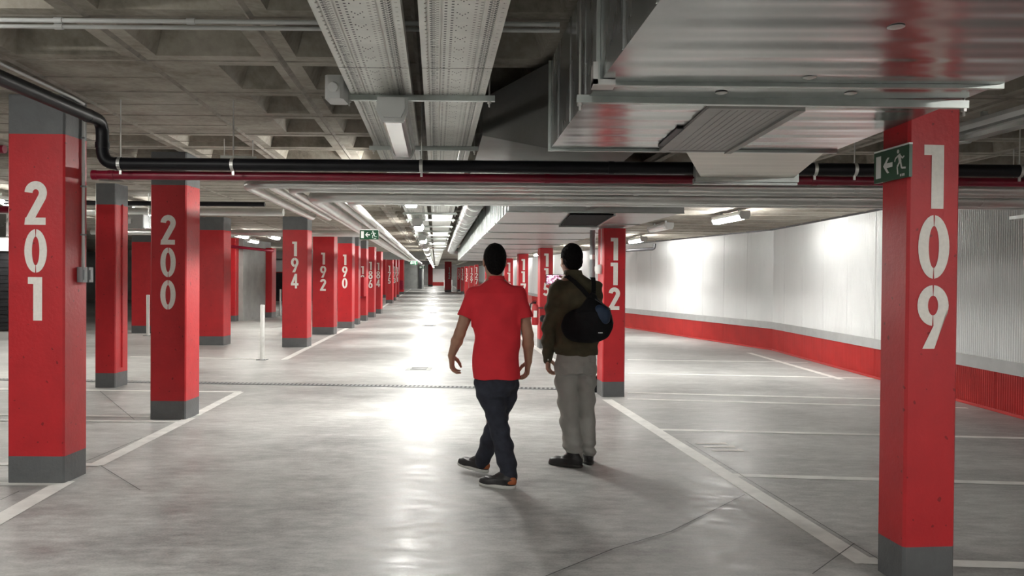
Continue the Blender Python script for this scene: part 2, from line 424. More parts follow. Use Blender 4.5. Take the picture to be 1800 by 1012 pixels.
# ---- far end, left and back walls
def wallbox(name, lo, hi, m):
    mb = MB(); mb.box(lo, hi); return structure(mb.build(name, m))
z1 = rise(100)
wallbox('wall_far', (-26, 100, z1), (-2, 100.3, z1 + 2.75), 'concrete')
mb = MB(); mb.box((-9.95, 99.9, z1 + .45), (-8.3, 99.98, z1 + 2.1)); structure(mb.build('trim_3', 'whitewall'))
mb = MB(); mb.box((-10.2, 99.88, z1), (-8.2, 99.99, z1 + .45)); structure(mb.build('trim_4', 'redwall'))
z1 = rise(80)
wallbox('wall_far_left', (-20, 80, z1), (-8.9, 80.3, z1 + 2.7), 'concrete')
wallbox('wall_far_left', (-9.35, 79.9, z1), (-9.05, 79.98, z1 + 2.4), 'dark')
wallbox('wall_left', (-26.3, -9, 0), (-26, 112, 3.3), 'concrete')
wallbox('wall_back', (-26, -9.3, 0), (6, -9, 2.95), 'concrete')
wallbox('wall_core', (-9.45, 26.2, 0), (-8.85, 29.2, H_CEIL), 'concrete')
wallbox('wall_core', (-26, 45, .1), (-10.2, 45.3, 2.8), 'concrete')
# white lit panel above a dark shutter, left edge of the picture
wallbox('wall_bay', (-22, 20.6, 0), (-11.4, 20.8, H_CEIL), 'concrete')
t = thing('roller_shutter', 'dark roller shutter under a white panel beyond column 201 at left edge', 'shutter', (-12.8, 20.4, 0))
mb = MB()
for k in range(20): mb.box((-1.4, 0.03 + (k % 2) * .012, .05 + k * .1), (1.1, .12, .145 + k * .1))
mb.build('curtain', 'dark', t)
mb = MB(); mb.box((-1.45, -.03, 2.07), (1.15, .14, 2.62)); mb.build('head_panel', 'whitewall', t)
for q in (-1.5, 1.1):
    mb = MB(); mb.box((q, -.04, 0), (q + .1, .14, 2.1)); mb.build('guide_rail', 'boxgrey', t)
t = thing('picture_panel', 'small pale panel on the far left wall between two columns', 'panel', (-12.5, 44.7, 0))
mb = MB(); mb.box((-1.2, 0, 1.75), (0.4, .2, 2.4)); mb.build('board', 'whitewall', t)
mb = MB(); mb.box((-1.25, -.02, 1.7), (.45, .05, 1.75)); mb.build('ledge', 'redwall', t)
mb = MB(); mb.box((-1.2, -.01, .0), (.4, .15, 1.7)); mb.build('dark_door', 'dark', t)

# ---- channel drain across the aisle and a gully
a, b = G(-40, 666.5), G(1062, 685)
t = thing('channel_drain', 'long slotted drain grating crossing the whole aisle floor', 'drain', a)
d = (b - a); L = d.length; d.normalize(); t.rotation_euler = (0, 0, math.atan2(d.y, d.x))
mb = MB(); mb.box((0, -.062, .0005), (L, .062, .004)); mb.build('channel', 'dark', t)
mb = MB(); mb.box((0, -.075, .0005), (L, -.060, .009)); mb.box((0, .060, .0005), (L, .075, .009)); mb.build('frame', 'boxgrey', t)
mb = MB(); x = .02
while x < L - .05: mb.box((x, -.06, .003), (x + .026, .06, .008)); x += .058
o = mb.build('grate_bar', 'strip', t); o['kind'] = 'stuff'
p = G(737, 648)
t = thing('floor_gully', 'small square gully cover in the aisle beyond the drain', 'gully', p)
mb = MB(); mb.box((-.2, -.25, 0), (.2, .25, .003)); mb.build('surround', 'concrete', t)
mb = MB(); mb.box((-.12, -.12, .003), (.12, .12, .008)); mb.build('cover', 'dark', t)
for q in (-.13, .12):
    mb = MB(); mb.box((-.13, q, .002), (.13, q + .01, .010)); mb.build('rim', 'boxgrey', t)
for y, c, lab in ((24.5, -.2, 'second gully cover farther down the aisle'), (33, -.1, 'third tiny gully cover far down the aisle')):
    t2 = t.copy(); COL.objects.link(t2); t2.location = A(c, y); t2['label'] = lab
    for ch in list(t.children):
        cc = ch.copy(); COL.objects.link(cc); cc.parent = t2
# ================================================================== NUMERALS
TH = .17
def ring_half(cx, cy, ro, ri, a0, a1, n=16):
    out = [(cx + ro[0] * math.cos(a0 + (a1 - a0) * k / n), cy + ro[1] * math.sin(a0 + (a1 - a0) * k / n)) for k in range(n + 1)]
    inn = [(cx + ri[0] * math.cos(a0 + (a1 - a0) * k / n), cy + ri[1] * math.sin(a0 + (a1 - a0) * k / n)) for k in range(n + 1)]
    vs = out + inn; m_ = n + 1
    return vs, [(k, k + 1, m_ + k + 1, m_ + k) for k in range(n)]
def ribbon(pts, wd):
    pts = [Vector((*p, 0)) for p in pts]; n = len(pts); vs = []
    for i in range(n):
        a = pts[max(i - 1, 0)]; b = pts[min(i + 1, n - 1)]; t = (b - a).normalized(); nn = Vector((-t.y, t.x, 0))
        if 0 < i < n - 1:
            t1 = (pts[i] - a).normalized(); n1 = Vector((-t1.y, t1.x, 0)); k = 1 / max(.5, nn.dot(n1))
        else: k = 1
        vs += [pts[i] + nn * wd / 2 * k, pts[i] - nn * wd / 2 * k]
    return [(v.x, v.y) for v in vs], [(2 * i, 2 * i + 1, 2 * i + 3, 2 * i + 2) for i in range(n - 1)]
def arc(cx, cy, rx, ry, a0, a1, n=14):
    return [(cx + rx * math.cos(math.radians(a0 + (a1 - a0) * k / n)), cy + ry * math.sin(math.radians(a0 + (a1 - a0) * k / n))) for k in range(n + 1)]
def shift(pf, dx): return pf
def digit(ch):
    parts = []
    g = .012; PI = math.pi
    def ringpair(cx, cy, ro, ri, gap=True):
        e = math.asin(min(.9, g / ri[0])) if gap else 0
        parts.append(ring_half(cx, cy, ro, ri, -PI / 2 + e * .35, PI / 2 - e * .35))
        parts.append(ring_half(cx, cy, ro, ri, PI / 2 + e * .35, 3 * PI / 2 - e * .35))
    if ch == '0': ringpair(.26, .5, (.26, .5), (.085, .33))
    elif ch == '1':
        parts.append(([(.08, 1), (.41, 1), (.41, .84), (.08, .84)], [(3, 2, 1, 0)])); parts.append(([(.205, .84), (.41, .84), (.41, 0), (.205, 0)], [(3, 2, 1, 0)]))
    elif ch == '2':
        parts.append(ribbon(arc(.26, .735, .165, .175, 178, -8, 16) + [(.405, .64), (.12, .12)], .185))
        parts.append(([(.0, .0), (.49, .0), (.49, .165), (.02, .165)], [(0, 1, 2, 3)]))
    elif ch == '9' or ch == '6':
        P_ = []
        save = len(parts); ringpair(.26, .68, (.26, .32), (.085, .155))
        parts.append(([(.30, .42), (.515, .62), (.52, .70), (.29, 0), (.09, 0)], [(4, 3, 1, 0), (3, 2, 1)]))
        if ch == '6': parts = [([(.52 - x, 1 - y) for x, y in v], f) for v, f in parts]
    elif ch == '8':
        ringpair(.26, .755, (.225, .245), (.075, .095), False); ringpair(.26, .28, (.26, .28), (.09, .125), False)
    elif ch == '4':
        parts.append(([(.28, 1), (.42, 1), (.42, 0), (.28, 0)], [(3, 2, 1, 0)])); parts.append(([(.0, .20), (.52, .20), (.52, .36), (.0, .36)], [(0, 1, 2, 3)]))
        parts.append(ribbon([(.075, .30), (.335, .97)], .15))
    elif ch == '5':
        parts.append(([(.09, 1), (.47, 1), (.47, .84), (.09, .84)], [(3, 2, 1, 0)])); parts.append(([(.09, .9), (.24, .9), (.20, .46), (.05, .5)], [(3, 2, 1, 0)]))
        parts.append(ribbon([(.08, .49)] + arc(.23, .33, .185, .235, 120, -150, 18), .165))
    elif ch == '7':
        parts.append(([(.01, 1), (.51, 1), (.51, .83), (.01, .83)], [(3, 2, 1, 0)])); parts.append(([(.33, .85), (.51, .85), (.27, 0), (.09, 0)], [(3, 2, 1, 0)]))
    elif ch == '3':
        parts.append(ribbon(arc(.24, .75, .175, .165, 150, -90, 14), .17)); parts.append(ribbon(arc(.24, .30, .19, .21, 90, -150, 16), .18))
    return parts
DIG = {}
def digit_mesh(ch):
    if ch in DIG: return DIG[ch]
    mb = MB()
    for k, (vs, fs) in enumerate(digit(ch)):
        mb.add([(x - .26, -.0005 * k, y) for x, y in vs], fs)
    # make every face look toward -Y
    F = []
    for f in mb.f:
        p = [Vector(mb.v[i]) for i in f]
        nrm = (p[1] - p[0]).cross(p[2] - p[0]); F.append(f if nrm.y < 0 else f[::-1])
    me = bpy.data.meshes.new('numeral'); me.from_pydata(mb.v, [], F); me.materials.append(MT['white'])
    DIG[ch] = me; return me
def numeral(ch, parent, loc, h, rotm=None):
    o = bpy.data.objects.new('numeral', digit_mesh(ch)); COL.objects.link(o); o.parent = parent
    o.location = loc; o.scale = (h, 1, h)
    if rotm: o.rotation_euler = rotm
    return o
# bay number painted on the floor
for k, y in enumerate((6.84, 6.98, 7.12)):
    xx = 1.66 + (7.10 - y) * .25
    numeral('1', floor, (xx, y, .003), .28, (-math.pi / 2, 0, -math.pi / 2))

# ================================================================== COLUMNS
def column(label, x0, x1, yf, depth, number=None, top=None, numtop=2.11, rot=0.0, band=True, nh=.304, px=None, bh=.275):
    z0 = rise(yf); hc = (H_CEIL if top is None else top)
    t = thing('column', label, 'column', ((x0 + x1) / 2, yf, z0), rot)
    hw = (x1 - x0) / 2; ch = min(.012, hw * .2)
    tb = hc - bh if band else hc
    for nm, a, b, m, ex in (('base_band', 0, .19, 'grey', .0), ('shaft', .19, tb, 'red', .0)) + ((('top_band', tb, hc, 'grey', .0),) if band else ()):
        mb = MB(); vprism(mb, chamfered(-hw, 0, hw, depth, ch), a, b); mb.build(nm, m, t)
    if number:
        for k, chh in enumerate(number):
            numeral(chh, t, (px or 0, -.0025, numtop - k * nh * 1.10 - nh), nh)
    return t
def X(px, y): return D(px, 500, y).x
c201 = column('red column numbered 201 standing nearest on the left', X(13, 5.57), X(113, 5.57), 5.57, .30, '201', numtop=2.115)
mb = MB(); xr = (X(113, 5.57) - X(13, 5.57)) / 2
mb.tube([(xr + .014, .22, 1.50), (xr + .014, .22, 2.60)], .011, 10); mb.build('conduit', 'plastic', c201, 40)
for yy in (.155, .235):
    mb = MB(); vprism(mb, chamfered(xr, yy, xr + .045, yy + .07, .006), 1.41, 1.52); mb.box((xr + .045, yy + .015, 1.43), (xr + .05, yy + .055, 1.50)); mb.build('switch_box', 'boxgrey', c201)
for zz in (1.75, 2.1, 2.45):
    mb = MB(); mb.box((xr, .205, zz), (xr + .028, .235, zz + .012)); mb.build('conduit_clip', 'boxgrey', c201)
column('red column numbered 200 behind column 201', X(264, 8.09), X(327, 8.09), 8.09, .36, '200', numtop=2.08, nh=.30, bh=.335)
ca = column('dark red unnumbered column with side pilaster between columns 201 and 200', X(167, 10.37), X(203, 10.37), 10.37, .34, None, top=2.66)
mb = MB(); mb.box((-.19, .12, 0), (-.13, .3, 2.6)); mb.build('side_pilaster', 'red', ca)
mb = MB(); mb.tube([(.14, .17, .25), (.14, .17, 2.4)], .012, 8); mb.build('conduit', 'red', ca)
column('wide red wall pier just right of column 200', -6.95, X(393, 16.9), 16.9, .45, None, top=H_CEIL)
column('red wall pier under the ventilation unit left of column 200', X(231, 20.3), -9.15, 20.3, .4, None, top=2.6)
column('slim red column beside the grey concrete core wall', X(426, 27.2) - .02, X(437, 27.2), 25.9, .4, None, band=False)
column('dark red column far left beyond the grey core wall', X(453, 28.6), X(478, 28.6), 28.6, .5, None, band=False, top=2.5)
for num, xa, xb, y, nt_, bd, tp in (('194', 496, 540, 16.6, 2.20, True, 2.72), ('192', 549, 587, 20.3, 2.09, False, 2.56), ('190', 593, 619, 22.9, 2.12, True, 2.72),
                               ('186', 644.5, 658, 29.4, 2.05, False, 2.6), ('184', 659.5, 670, 32.0, 2.05, False, 2.5),
                               ('175', 678.5, 690, 42.7, 2.02, False, 2.33), ('173', 690.5, 695.5, 47.0, 2.0, False, 2.6), ('171', 695.8, 700.5, 53.0, 2.0, False, 2.6)):
    column('red column numbered %s in the left row' % num, X(xa, y), X(xb, y), y, .38, num, top=tp, numtop=nt_, band=bd)
column('blank red column squeezed between 190 and the hose cabinet', X(620, 24.8), X(630, 24.8), 24.8, .35)
column('red column numbered 188 behind the red hose cabinet', X(630.5, 26.9), X(644, 26.9), 26.9, .35, '188', numtop=1.85, nh=.27)
column('far blank red column with a hose cabinet ending the left row', X(701.5, 60), X(709, 60), 60, .5, None, band=False)
column('dim red column behind the left row beside 175', X(671, 52), X(678, 52), 52, .4, None, band=False)
column('red column numbered 109 standing nearest on the right', X(1592, 3.81), X(1688, 3.81), 3.81, .23, '109', numtop=2.115, rot=AISLE_ROT, band=False)
R112 = column('red column numbered 112 behind the man with the backpack', X(1060, 9.9), X(1100, 9.9), 9.9, .34, '112', top=2.10, numtop=1.98, nh=.28, rot=AISLE_ROT, band=False)
R115 = column('red column numbered 115 half hidden by the man in olive', X(949, 16.8), X(972, 16.8), 16.8, .38, '115', top=2.115, numtop=2.0, nh=.28, rot=AISLE_ROT, band=False)
for num, px0, px1, y in (('117', 911, 928.5, 20.9), ('119', 887, 902, 25.5), ('122', 867, 880, 30.2), ('124', 853, 864, 35.0), ('127', 834, 841, 43.5),
                         ('129', 824.5, 833, 49.5), ('132', 816.3, 823.5, 56.5), ('134', 809.8, 815.3, 63), ('137', 803.8, 808.8, 70)):
    column('red column numbered %s in the right row' % num, X(px0, y), X(px1, y), y, .4, num, top=2.115, numtop=1.98, nh=.29, rot=AISLE_ROT, band=False)
column('isolated red column numbered 142 near the far end', X(781.5, 68), X(793, 68), 68, .5, '142', top=2.6, px=.12, band=False)
column('far red pier beside the pale end panel', X(752.5, 95), X(760, 95), 95, .5, None, band=False)

# ================================================================== SERVICES
# ---- air ducts
def xl(y): return .525 - .0725 * y
XR = 1.77
ZB, ZT = 2.18, 2.66
def panel(pa, pb, pc, pd, nu, nv, amp, per, seed=0):
    """gridded sheet between four corners (pa->pb along u, pa->pd along v), dished a little across v"""
    mb = MB(); pa, pb, pc, pd = map(Vector, (pa, pb, pc, pd)); L = (pd - pa).length
    nrm = (pb - pa).cross(pd - pa).normalized()
    for j in range(nv + 1):
        t = j / nv
        for i in range(nu + 1):
            s = i / nu
            p = pa.lerp(pb, s).lerp(pd.lerp(pc, s), t)
            y = t * L
            k = amp * (math.sin(2 * math.pi * y / per + .6 * math.sin(3.1 * s + seed)) + .45 * math.sin(2 * math.pi * y / (per * .47) + 2 * s + seed)) * min(1, 6 * s, 6 * (1 - s))
            mb.v.append(tuple(p + nrm * k))
    w_ = nu + 1
    mb.f = [(j * w_ + i, j * w_ + i + 1, (j + 1) * w_ + i + 1, (j + 1) * w_ + i) for j in range(nv) for i in range(nu)]
    return mb
duct = thing('air_duct', 'huge shiny galvanised air duct overhead at upper right', 'duct', (1.2, 2, ZT))
def D_(o): o.parent = duct; o.matrix_parent_inverse = Matrix.Translation((-1.2, -2, -ZT)); return o
for (ya, yb, sd) in ((-2.0, 2.90, 1), (2.93, 4.40, 4)):
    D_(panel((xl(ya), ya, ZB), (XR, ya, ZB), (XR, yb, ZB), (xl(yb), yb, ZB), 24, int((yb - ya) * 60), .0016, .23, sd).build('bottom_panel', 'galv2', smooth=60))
    mb = MB(); mb.quad((xl(ya), ya, ZB), (xl(yb), yb, ZB), (xl(yb), yb, ZT), (xl(ya), ya, ZT)); mb.quad((xl(ya), ya, ZT), (xl(yb), yb, ZT), (XR, yb, ZT), (XR, ya, ZT))
    mb.quad((XR, ya, ZB), (XR, ya, ZT), (XR, yb, ZT), (XR, yb, ZB)); mb.quad((xl(yb), yb, ZB), (XR, yb, ZB), (XR, yb, ZT), (xl(yb), yb, ZT)); mb.quad((xl(ya), ya, ZB), (xl(ya), ya, ZT), (XR, ya, ZT), (XR, ya, ZB))
    D_(mb.build('duct_section', 'galv'))
    y = ya + .3
    while y < yb - .1:
        mb = MB(); mb.hexa([(xl(y) - .004, y, ZB + .002), (xl(y), y, ZB + .002), (xl(y + .012), y + .012, ZB + .002), (xl(y + .012) - .004, y + .012, ZB + .002)],
                           [(xl(y) - .004, y, ZT), (xl(y), y, ZT), (xl(y + .012), y + .012, ZT), (xl(y + .012) - .004, y + .012, ZT)])
        D_(mb.build('side_seam', 'galv')); y += .42
for y in (2.915, 4.40):
    mb = MB(); f_ = .014
    for lo, hi in (((xl(y) - f_, y - .012, ZB - f_), (XR + f_, y + .012, ZB)), ((xl(y) - f_, y - .012, ZB), (xl(y), y + .012, ZT)), ((XR, y - .012, ZB), (XR + f_, y + .012, ZT))): mb.box(lo, hi)
    D_(mb.build('flange', 'strut'))
mb = MB(); mb.box((xl(2.9) - .03, 2.86, ZB - .022), (xl(2.9) + .05, 2.94, ZB - .002)); mb.box((xl(2.9) - .03, 2.86, ZB - .02), (xl(2.9) - .012, 2.94, ZB + .06)); D_(mb.build('corner_clip', 'rod'))
for px, py in ((1575, 46), (1423, 135), (1268, 162), (1495, 163)):
    p = G(px, py, ZB); mb = MB(); mb.lathe([(.0, -.004), (.015, -.004), (.024, -.001), (.024, .0)], (p.x, p.y, ZB - .002), 14); D_(mb.build('fixing_washer', 'rod', smooth=40))
# the grille let into the duct bottom
mb = MB()
mb.box((.80, 3.28, ZB - .014), (.85, 4.40, ZB - .002)); mb.box((1.165, 3.28, ZB - .022), (1.20, 4.40, ZB - .002)); mb.box((.85, 4.36, ZB - .014), (1.165, 4.40, ZB - .002)); mb.box((.85, 3.28, ZB - .014), (1.165, 3.31, ZB - .002))
D_(mb.build('grille_frame', 'grille'))
mb = MB(); mb.box((.85, 3.31, ZB - .011), (1.165, 4.36, ZB - .005)); D_(mb.build('grille_plate', 'grille'))
mb = MB(); x = .87
while x < 1.15: mb.box((x, 3.33, ZB - .0125), (x + .003, 4.34, ZB - .0105)); x += .032
o = D_(mb.build('grille_slat', 'grille')); o['kind'] = 'stuff'
mb = MB(); mb.box((.77, 3.75, ZB - .010), (.80, 4.25, ZB - .004)); D_(mb.build('gap_shade_strip', 'dark'))  # dark strip standing in for the shade in the gap beside the grille
# transitions at its far end
mb = MB(); mb.hexa([(xl(4.41), 4.41, ZB), (.93, 4.41, ZB), (.93, 4.41, ZT), (xl(4.41), 4.41, ZT)][::-1], [(-.205, 5.3, 2.41), (.93, 5.3, 2.41), (.93, 5.3, 2.655), (-.205, 5.3, 2.655)][::-1])
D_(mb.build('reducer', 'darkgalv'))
mb = MB(); mb.hexa([(.95, 4.41, ZB), (XR - .04, 4.41, ZB), (XR - .04, 4.41, 2.5), (.95, 4.41, 2.5)][::-1], [(1.29, 5.48, ZB - .01), (1.93, 5.48, ZB - .01), (1.93, 5.48, 2.42), (1.29, 5.48, 2.42)][::-1])
D_(mb.build('outlet_boot', mat('boot_sheet', (0.62, 0.60, 0.54), 0.4, metal=0.6, var=.1, scale=3, stretch=(.3, 4, 1))))
mb = MB(); mb.box((1.255, 5.48, ZB - .04), (1.965, 5.52, ZB + .0)); mb.box((1.25, 5.52, ZB - .055), (1.97, 5.55, ZB - .015)); mb.box((1.255, 5.48, ZB), (1.29, 5.55, 2.42)); mb.box((1.93, 5.48, ZB), (1.965, 5.55, 2.42)); D_(mb.build('boot_flange', 'strut'))
mb = MB(); mb.quad((-.205, 5.3, 2.41), (.93, 5.3, 2.41), (.84, 7.68, 2.41), (-.42, 7.68, 2.41)); mb.quad((-.205, 5.3, 2.41), (-.42, 7.68, 2.41), (-.42, 7.68, 2.655), (-.205, 5.3, 2.655)); mb.quad((.93, 5.3, 2.41), (.93, 5.3, 2.655), (.84, 7.68, 2.655), (.84, 7.68, 2.41)); mb.quad((-.205, 5.3, 2.655), (-.42, 7.68, 2.655), (.84, 7.68, 2.655), (.93, 5.3, 2.655))
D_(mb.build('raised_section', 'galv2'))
# far duct
ZF, ZG = 2.115, 2.52
fd = thing('air_duct', 'long galvanised duct running above the right column row beyond the pipes', 'duct', A(1.5, 8, ZG))
FO = A(1.5, 8, ZG)
def FD(o): o.parent = fd; o.matrix_parent_inverse = Matrix.Translation(-FO); return o
def cl(y): return .70 + .10 * (y - 8) / 20
secs = [7.72, 9.4, 11.2, 13, 15, 17.4, 20, 23, 26, 29]
for i in range(len(secs) - 1):
    ya, yb = secs[i], secs[i + 1] - .02
    a0, a1, b0, b1 = A(cl(ya), ya), A(2.4, ya), A(cl(yb), yb), A(2.4, yb)
    z = lambda p, h: (p.x, p.y, h)
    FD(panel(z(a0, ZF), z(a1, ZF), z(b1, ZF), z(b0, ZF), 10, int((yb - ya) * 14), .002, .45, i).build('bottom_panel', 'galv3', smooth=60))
    mb = MB(); mb.quad(z(a0, ZF), z(b0, ZF), z(b0, ZG), z(a0, ZG)); mb.quad(z(a1, ZF), z(a1, ZG), z(b1, ZG), z(b1, ZF)); mb.quad(z(a0, ZG), z(b0, ZG), z(b1, ZG), z(a1, ZG)); mb.quad(z(a0, ZF), z(a0, ZG), z(a1, ZG), z(a1, ZF)); mb.quad(z(b0, ZF), z(b1, ZF), z(b1, ZG), z(b0, ZG))
    FD(mb.build('duct_section', 'galv'))
    y = ya + .15
    while y < yb:
        p = A(cl(y), y); mb = MB(); mb.box((p.x - .012, y, ZF), (p.x, y + .02, ZG)); FD(mb.build('side_seam', 'strut')); y += .38
    mb = MB(); mb.box((a0.x - .02, ya - .015, ZF - .012), (a1.x, ya + .015, ZF)); FD(mb.build('flange', 'strut'))
mb = MB(); mb.box((.56, 7.73, ZF - .03), (.98, 9.25, ZF - .016)); FD(mb.build('opening_shade', 'bag'))  # flat black panel in place of the shade inside an opening
mb = MB(); mb.box((.54, 9.25, ZF - .05), (1.0, 9.30, ZF - .014)); mb.box((.98, 7.73, ZF - .04), (1.0, 9.25, ZF - .014)); FD(mb.build('opening_frame', 'strut'))
# spiral duct beside it
mb = MB(); pts = [A(.50, 10.2, 2.47), A(.54, 27.6, 2.47), A(.56, 29.2, 2.47), A(1.6, 29.4, 2.40)]; pts = [Vector((p.x, p.y, p.z)) for p in pts]
P_ = fillet(pts, 1.0, 8); mb.tube(P_, .13, 20)
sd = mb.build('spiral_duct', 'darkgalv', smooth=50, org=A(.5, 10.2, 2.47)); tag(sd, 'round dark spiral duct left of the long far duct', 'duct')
mb = MB(); y = 10.4
while y < 27.4:
    p = A(.50 + .04 * (y - 10.2) / 17.4, y, 2.47); mb.tube([p, p + Vector((0, .03, 0))], .137, 20); y += .9
o = mb.build('band', 'strut', sd); o.matrix_parent_inverse = Matrix.Translation(-A(.5, 10.2, 2.47)); o['kind'] = 'stuff'

# ---- perforated cable trays
HT = 2.44
HOLES = [(.020, 0, .05, .008), (.041, 0, .025, .009), (.050, .0125, .025, .005), (.059, .0, .025, .005), (.068, .0125, .025, .009),
         (.098, 0, .03, .008), (.120, .015, .03, .008)]
def perforated(c0, ya, yb, W=.325, fine=.005):
    nu = int(round(W / fine)); nv = int((yb - ya) / fine)
    hole = np.zeros((nv, nu), bool); yy = (np.arange(nv) + .5) * fine
    cols = []
    for (x, off, pitch, ln) in HOLES:
        cols += [(x, off, pitch, ln), (W - x, off + .006, pitch, ln)]
    for (x, off, pitch, ln) in cols:
        i = int(x / fine); r = ((yy + off) % pitch) < ln
        hole[r, i] = True
        if ln >= .008 and i + 1 < nu: hole[r, i + 1] = True
        if ln < .006: hole[r, max(0, i - 1):i + 2] = True       # short cross slots
    for yc in np.arange(.08, yb - ya, .15):                      # cross shaped clusters on the middle line
        for dx, dy in ((-.018, -.03), (.018, -.03), (0, 0), (-.018, .03), (.018, .03), (-.009, -.015), (.009, -.015)):
            i = int((W / 2 + dx) / fine); j = int((yc + dy) / fine)
            if 0 <= j < nv - 1: hole[j:j + 2, i] = True
    prof = np.zeros(nu + 1)
    for x in (.031, .085, W - .031, W - .085): prof[int(x / fine)] = .004
    iy, ix = np.meshgrid(np.arange(nv + 1), np.arange(nu + 1), indexing='ij')
    Y = ya + iy * fine; Xc = c0 + ix * fine + K * Y
    V = np.stack([Xc, Y, HT + prof[ix]], -1).reshape(-1, 3)
    j, i = np.where(~hole); w_ = nu + 1
    Fq = np.stack([j * w_ + i, (j + 1) * w_ + i, (j + 1) * w_ + i + 1, j * w_ + i + 1], -1)
    used = np.unique(Fq); remap = np.zeros(len(V), int); remap[used] = np.arange(len(used))
    me = bpy.data.meshes.new('perforated_base'); me.from_pydata(V[used].tolist(), [], remap[Fq].tolist()); me.materials.append(MT['tray'])
    return me
ends = [-.6, 3.73, 6.9, 9.9, 12.9, 15.9, 18.9, 21.9, 24.9, 27.9, 30.9, 38, 46, 54, 62, 70, 80, 95]
side = {0: ('left', -.46), 1: ('right', -.07)}
ordn = ['nearest', 'second', 'third', 'fourth', 'fifth', 'sixth', 'seventh', 'eighth', 'ninth', 'tenth', 'eleventh', 'twelfth', 'thirteenth', 'fourteenth', 'fifteenth', 'sixteenth', 'seventeenth']
for s_, (nm, c0) in side.items():
    for k in range(len(ends) - 1):
        ya, yb = ends[k] + .004, ends[k + 1] - .004
        org = A(c0 + .16, ya, HT)
        t = thing('cable_tray', '%s perforated cable tray section of the %s run, counted from the camera' % (ordn[k], nm), 'cable tray', org, group='perforated cable trays in the %s run' % nm)
        def TT(o): o.parent = t; o.matrix_parent_inverse = Matrix.Translation(-org); return o
        if k in (0, 1, 3):
            yv = max(ya, 2.3)
            me = perforated(c0, yv, yb); o = bpy.data.objects.new('perforated_base', me); COL.objects.link(o); TT(o)
            if ya < 2.3:
                mb = MB(); mb.quad(A(c0, ya, HT), A(c0, 2.3, HT), A(c0 + .325, 2.3, HT), A(c0 + .325, ya, HT)); TT(mb.build('plain_base', 'tray'))
            mb = MB()
            for q in range(5): mb.hexa([A(c0 + .03 + q * .055, ya, HT + .006), A(c0 + .08 + q * .055, ya, HT + .006), A(c0 + .08 + q * .055, yb, HT + .006), A(c0 + .03 + q * .055, yb, HT + .006)], [A(c0 + .035 + q * .055, ya, HT + .04), A(c0 + .075 + q * .055, ya, HT + .04), A(c0 + .075 + q * .055, yb, HT + .04), A(c0 + .035 + q * .055, yb, HT + .04)])
            o = TT(mb.build('dark_cable_fill', 'dark')); o['kind'] = 'stuff'  # unseen dark cables added so the tray holes read dark
        else:
            mb = MB(); mb.quad(A(c0, ya, HT), A(c0, yb, HT), A(c0 + .325, yb, HT), A(c0 + .325, ya, HT)); TT(mb.build('perforated_base', 'tray'))
        for cc in (c0, c0 + .325):
            mb = MB(); mb.hexa([A(cc - .0015, ya, HT - .001), A(cc + .0015, ya, HT - .001), A(cc + .0015, yb, HT - .001), A(cc - .0015, yb, HT - .001)], [A(cc - .0015, ya, HT + .06), A(cc + .0015, ya, HT + .06), A(cc + .0015, yb, HT + .06), A(cc - .0015, yb, HT + .06)])
            TT(mb.build('side_flange', 'tray'))

# ---- strut trapezes that carry trays and duct
PROF = [(x * .72, z * .72) for x, z in [(-.0205, 0), (.0205, 0), (.0205, .041), (.011, .041), (.011, .036), (.017, .036), (.017, .004), (-.017, .004), (-.017, .036), (-.011, .036), (-.011, .041), (-.0205, .041)]]
def trapeze(p0, p1, label, cat='hanger', group=None, rods=True, ztop=H_CEIL, inset=.03):
    p0, p1 = Vector(p0), Vector(p1)
    t = thing('trapeze_hanger', label, cat, (p0 + p1) / 2, group=group); inv = Matrix.Translation(-(p0 + p1) / 2)
    mb = MB(); mb.prism(PROF, p0, p1); o = mb.build('strut', 'strut', t); o.matrix_parent_inverse = inv
    if rods:
        d = (p1 - p0).normalized()
        for p in (p0 + d * inset, p1 - d * inset):
            mb = MB(); mb.tube([p + Vector((0, 0, -.03)), (p.x, p.y, ztop)], .005, 8); mb.tube([p + Vector((0, 0, -.012)), p + Vector((0, 0, 0))], .011, 6)
            o = mb.build('threaded_rod', 'rod', t); o.matrix_parent_inverse = inv
    return t
trapeze(D(1014, 172, 3.15) + Vector((0, 0, -.02)), D(1700, 182, 3.15) + Vector((0, 0, -.02)), 'long zinc strut hung under the big shiny duct', inset=.012)
hz = HT - .031
words = ['nearest', 'second', 'third', 'fourth', 'fifth', 'sixth', 'seventh', 'eighth', 'ninth', 'tenth', 'eleventh', 'twelfth', 'thirteenth', 'fourteenth']
for k, y in enumerate((4.28, 5.93, 8.6, 10.45, 11.9, 13.2, 14.9, 16.4, 17.9, 19.4, 20.9, 22.4, 24, 26)):
    trapeze(A(-.50, y, hz), A(.31, y, hz), 'zinc strut crossing under both cable trays, %s from the camera' % words[k], group='struts under the cable trays', rods=True)
# grey socket box beside the tray
t = thing('junction_box', 'pale grey plastic junction box at left edge of the cable tray', 'junction box', A(-.52, 4.2, 2.38))
mb = MB(); vprism(mb, chamfered(-.05, -.1, .045, .06, .015), 0, .12); mb.build('body', 'plastic', t)
mb = MB(); mb.tube([(0, -.1, .06), (0, -.13, .05)], .025, 12); mb.build('socket', 'plastic', t, 40)

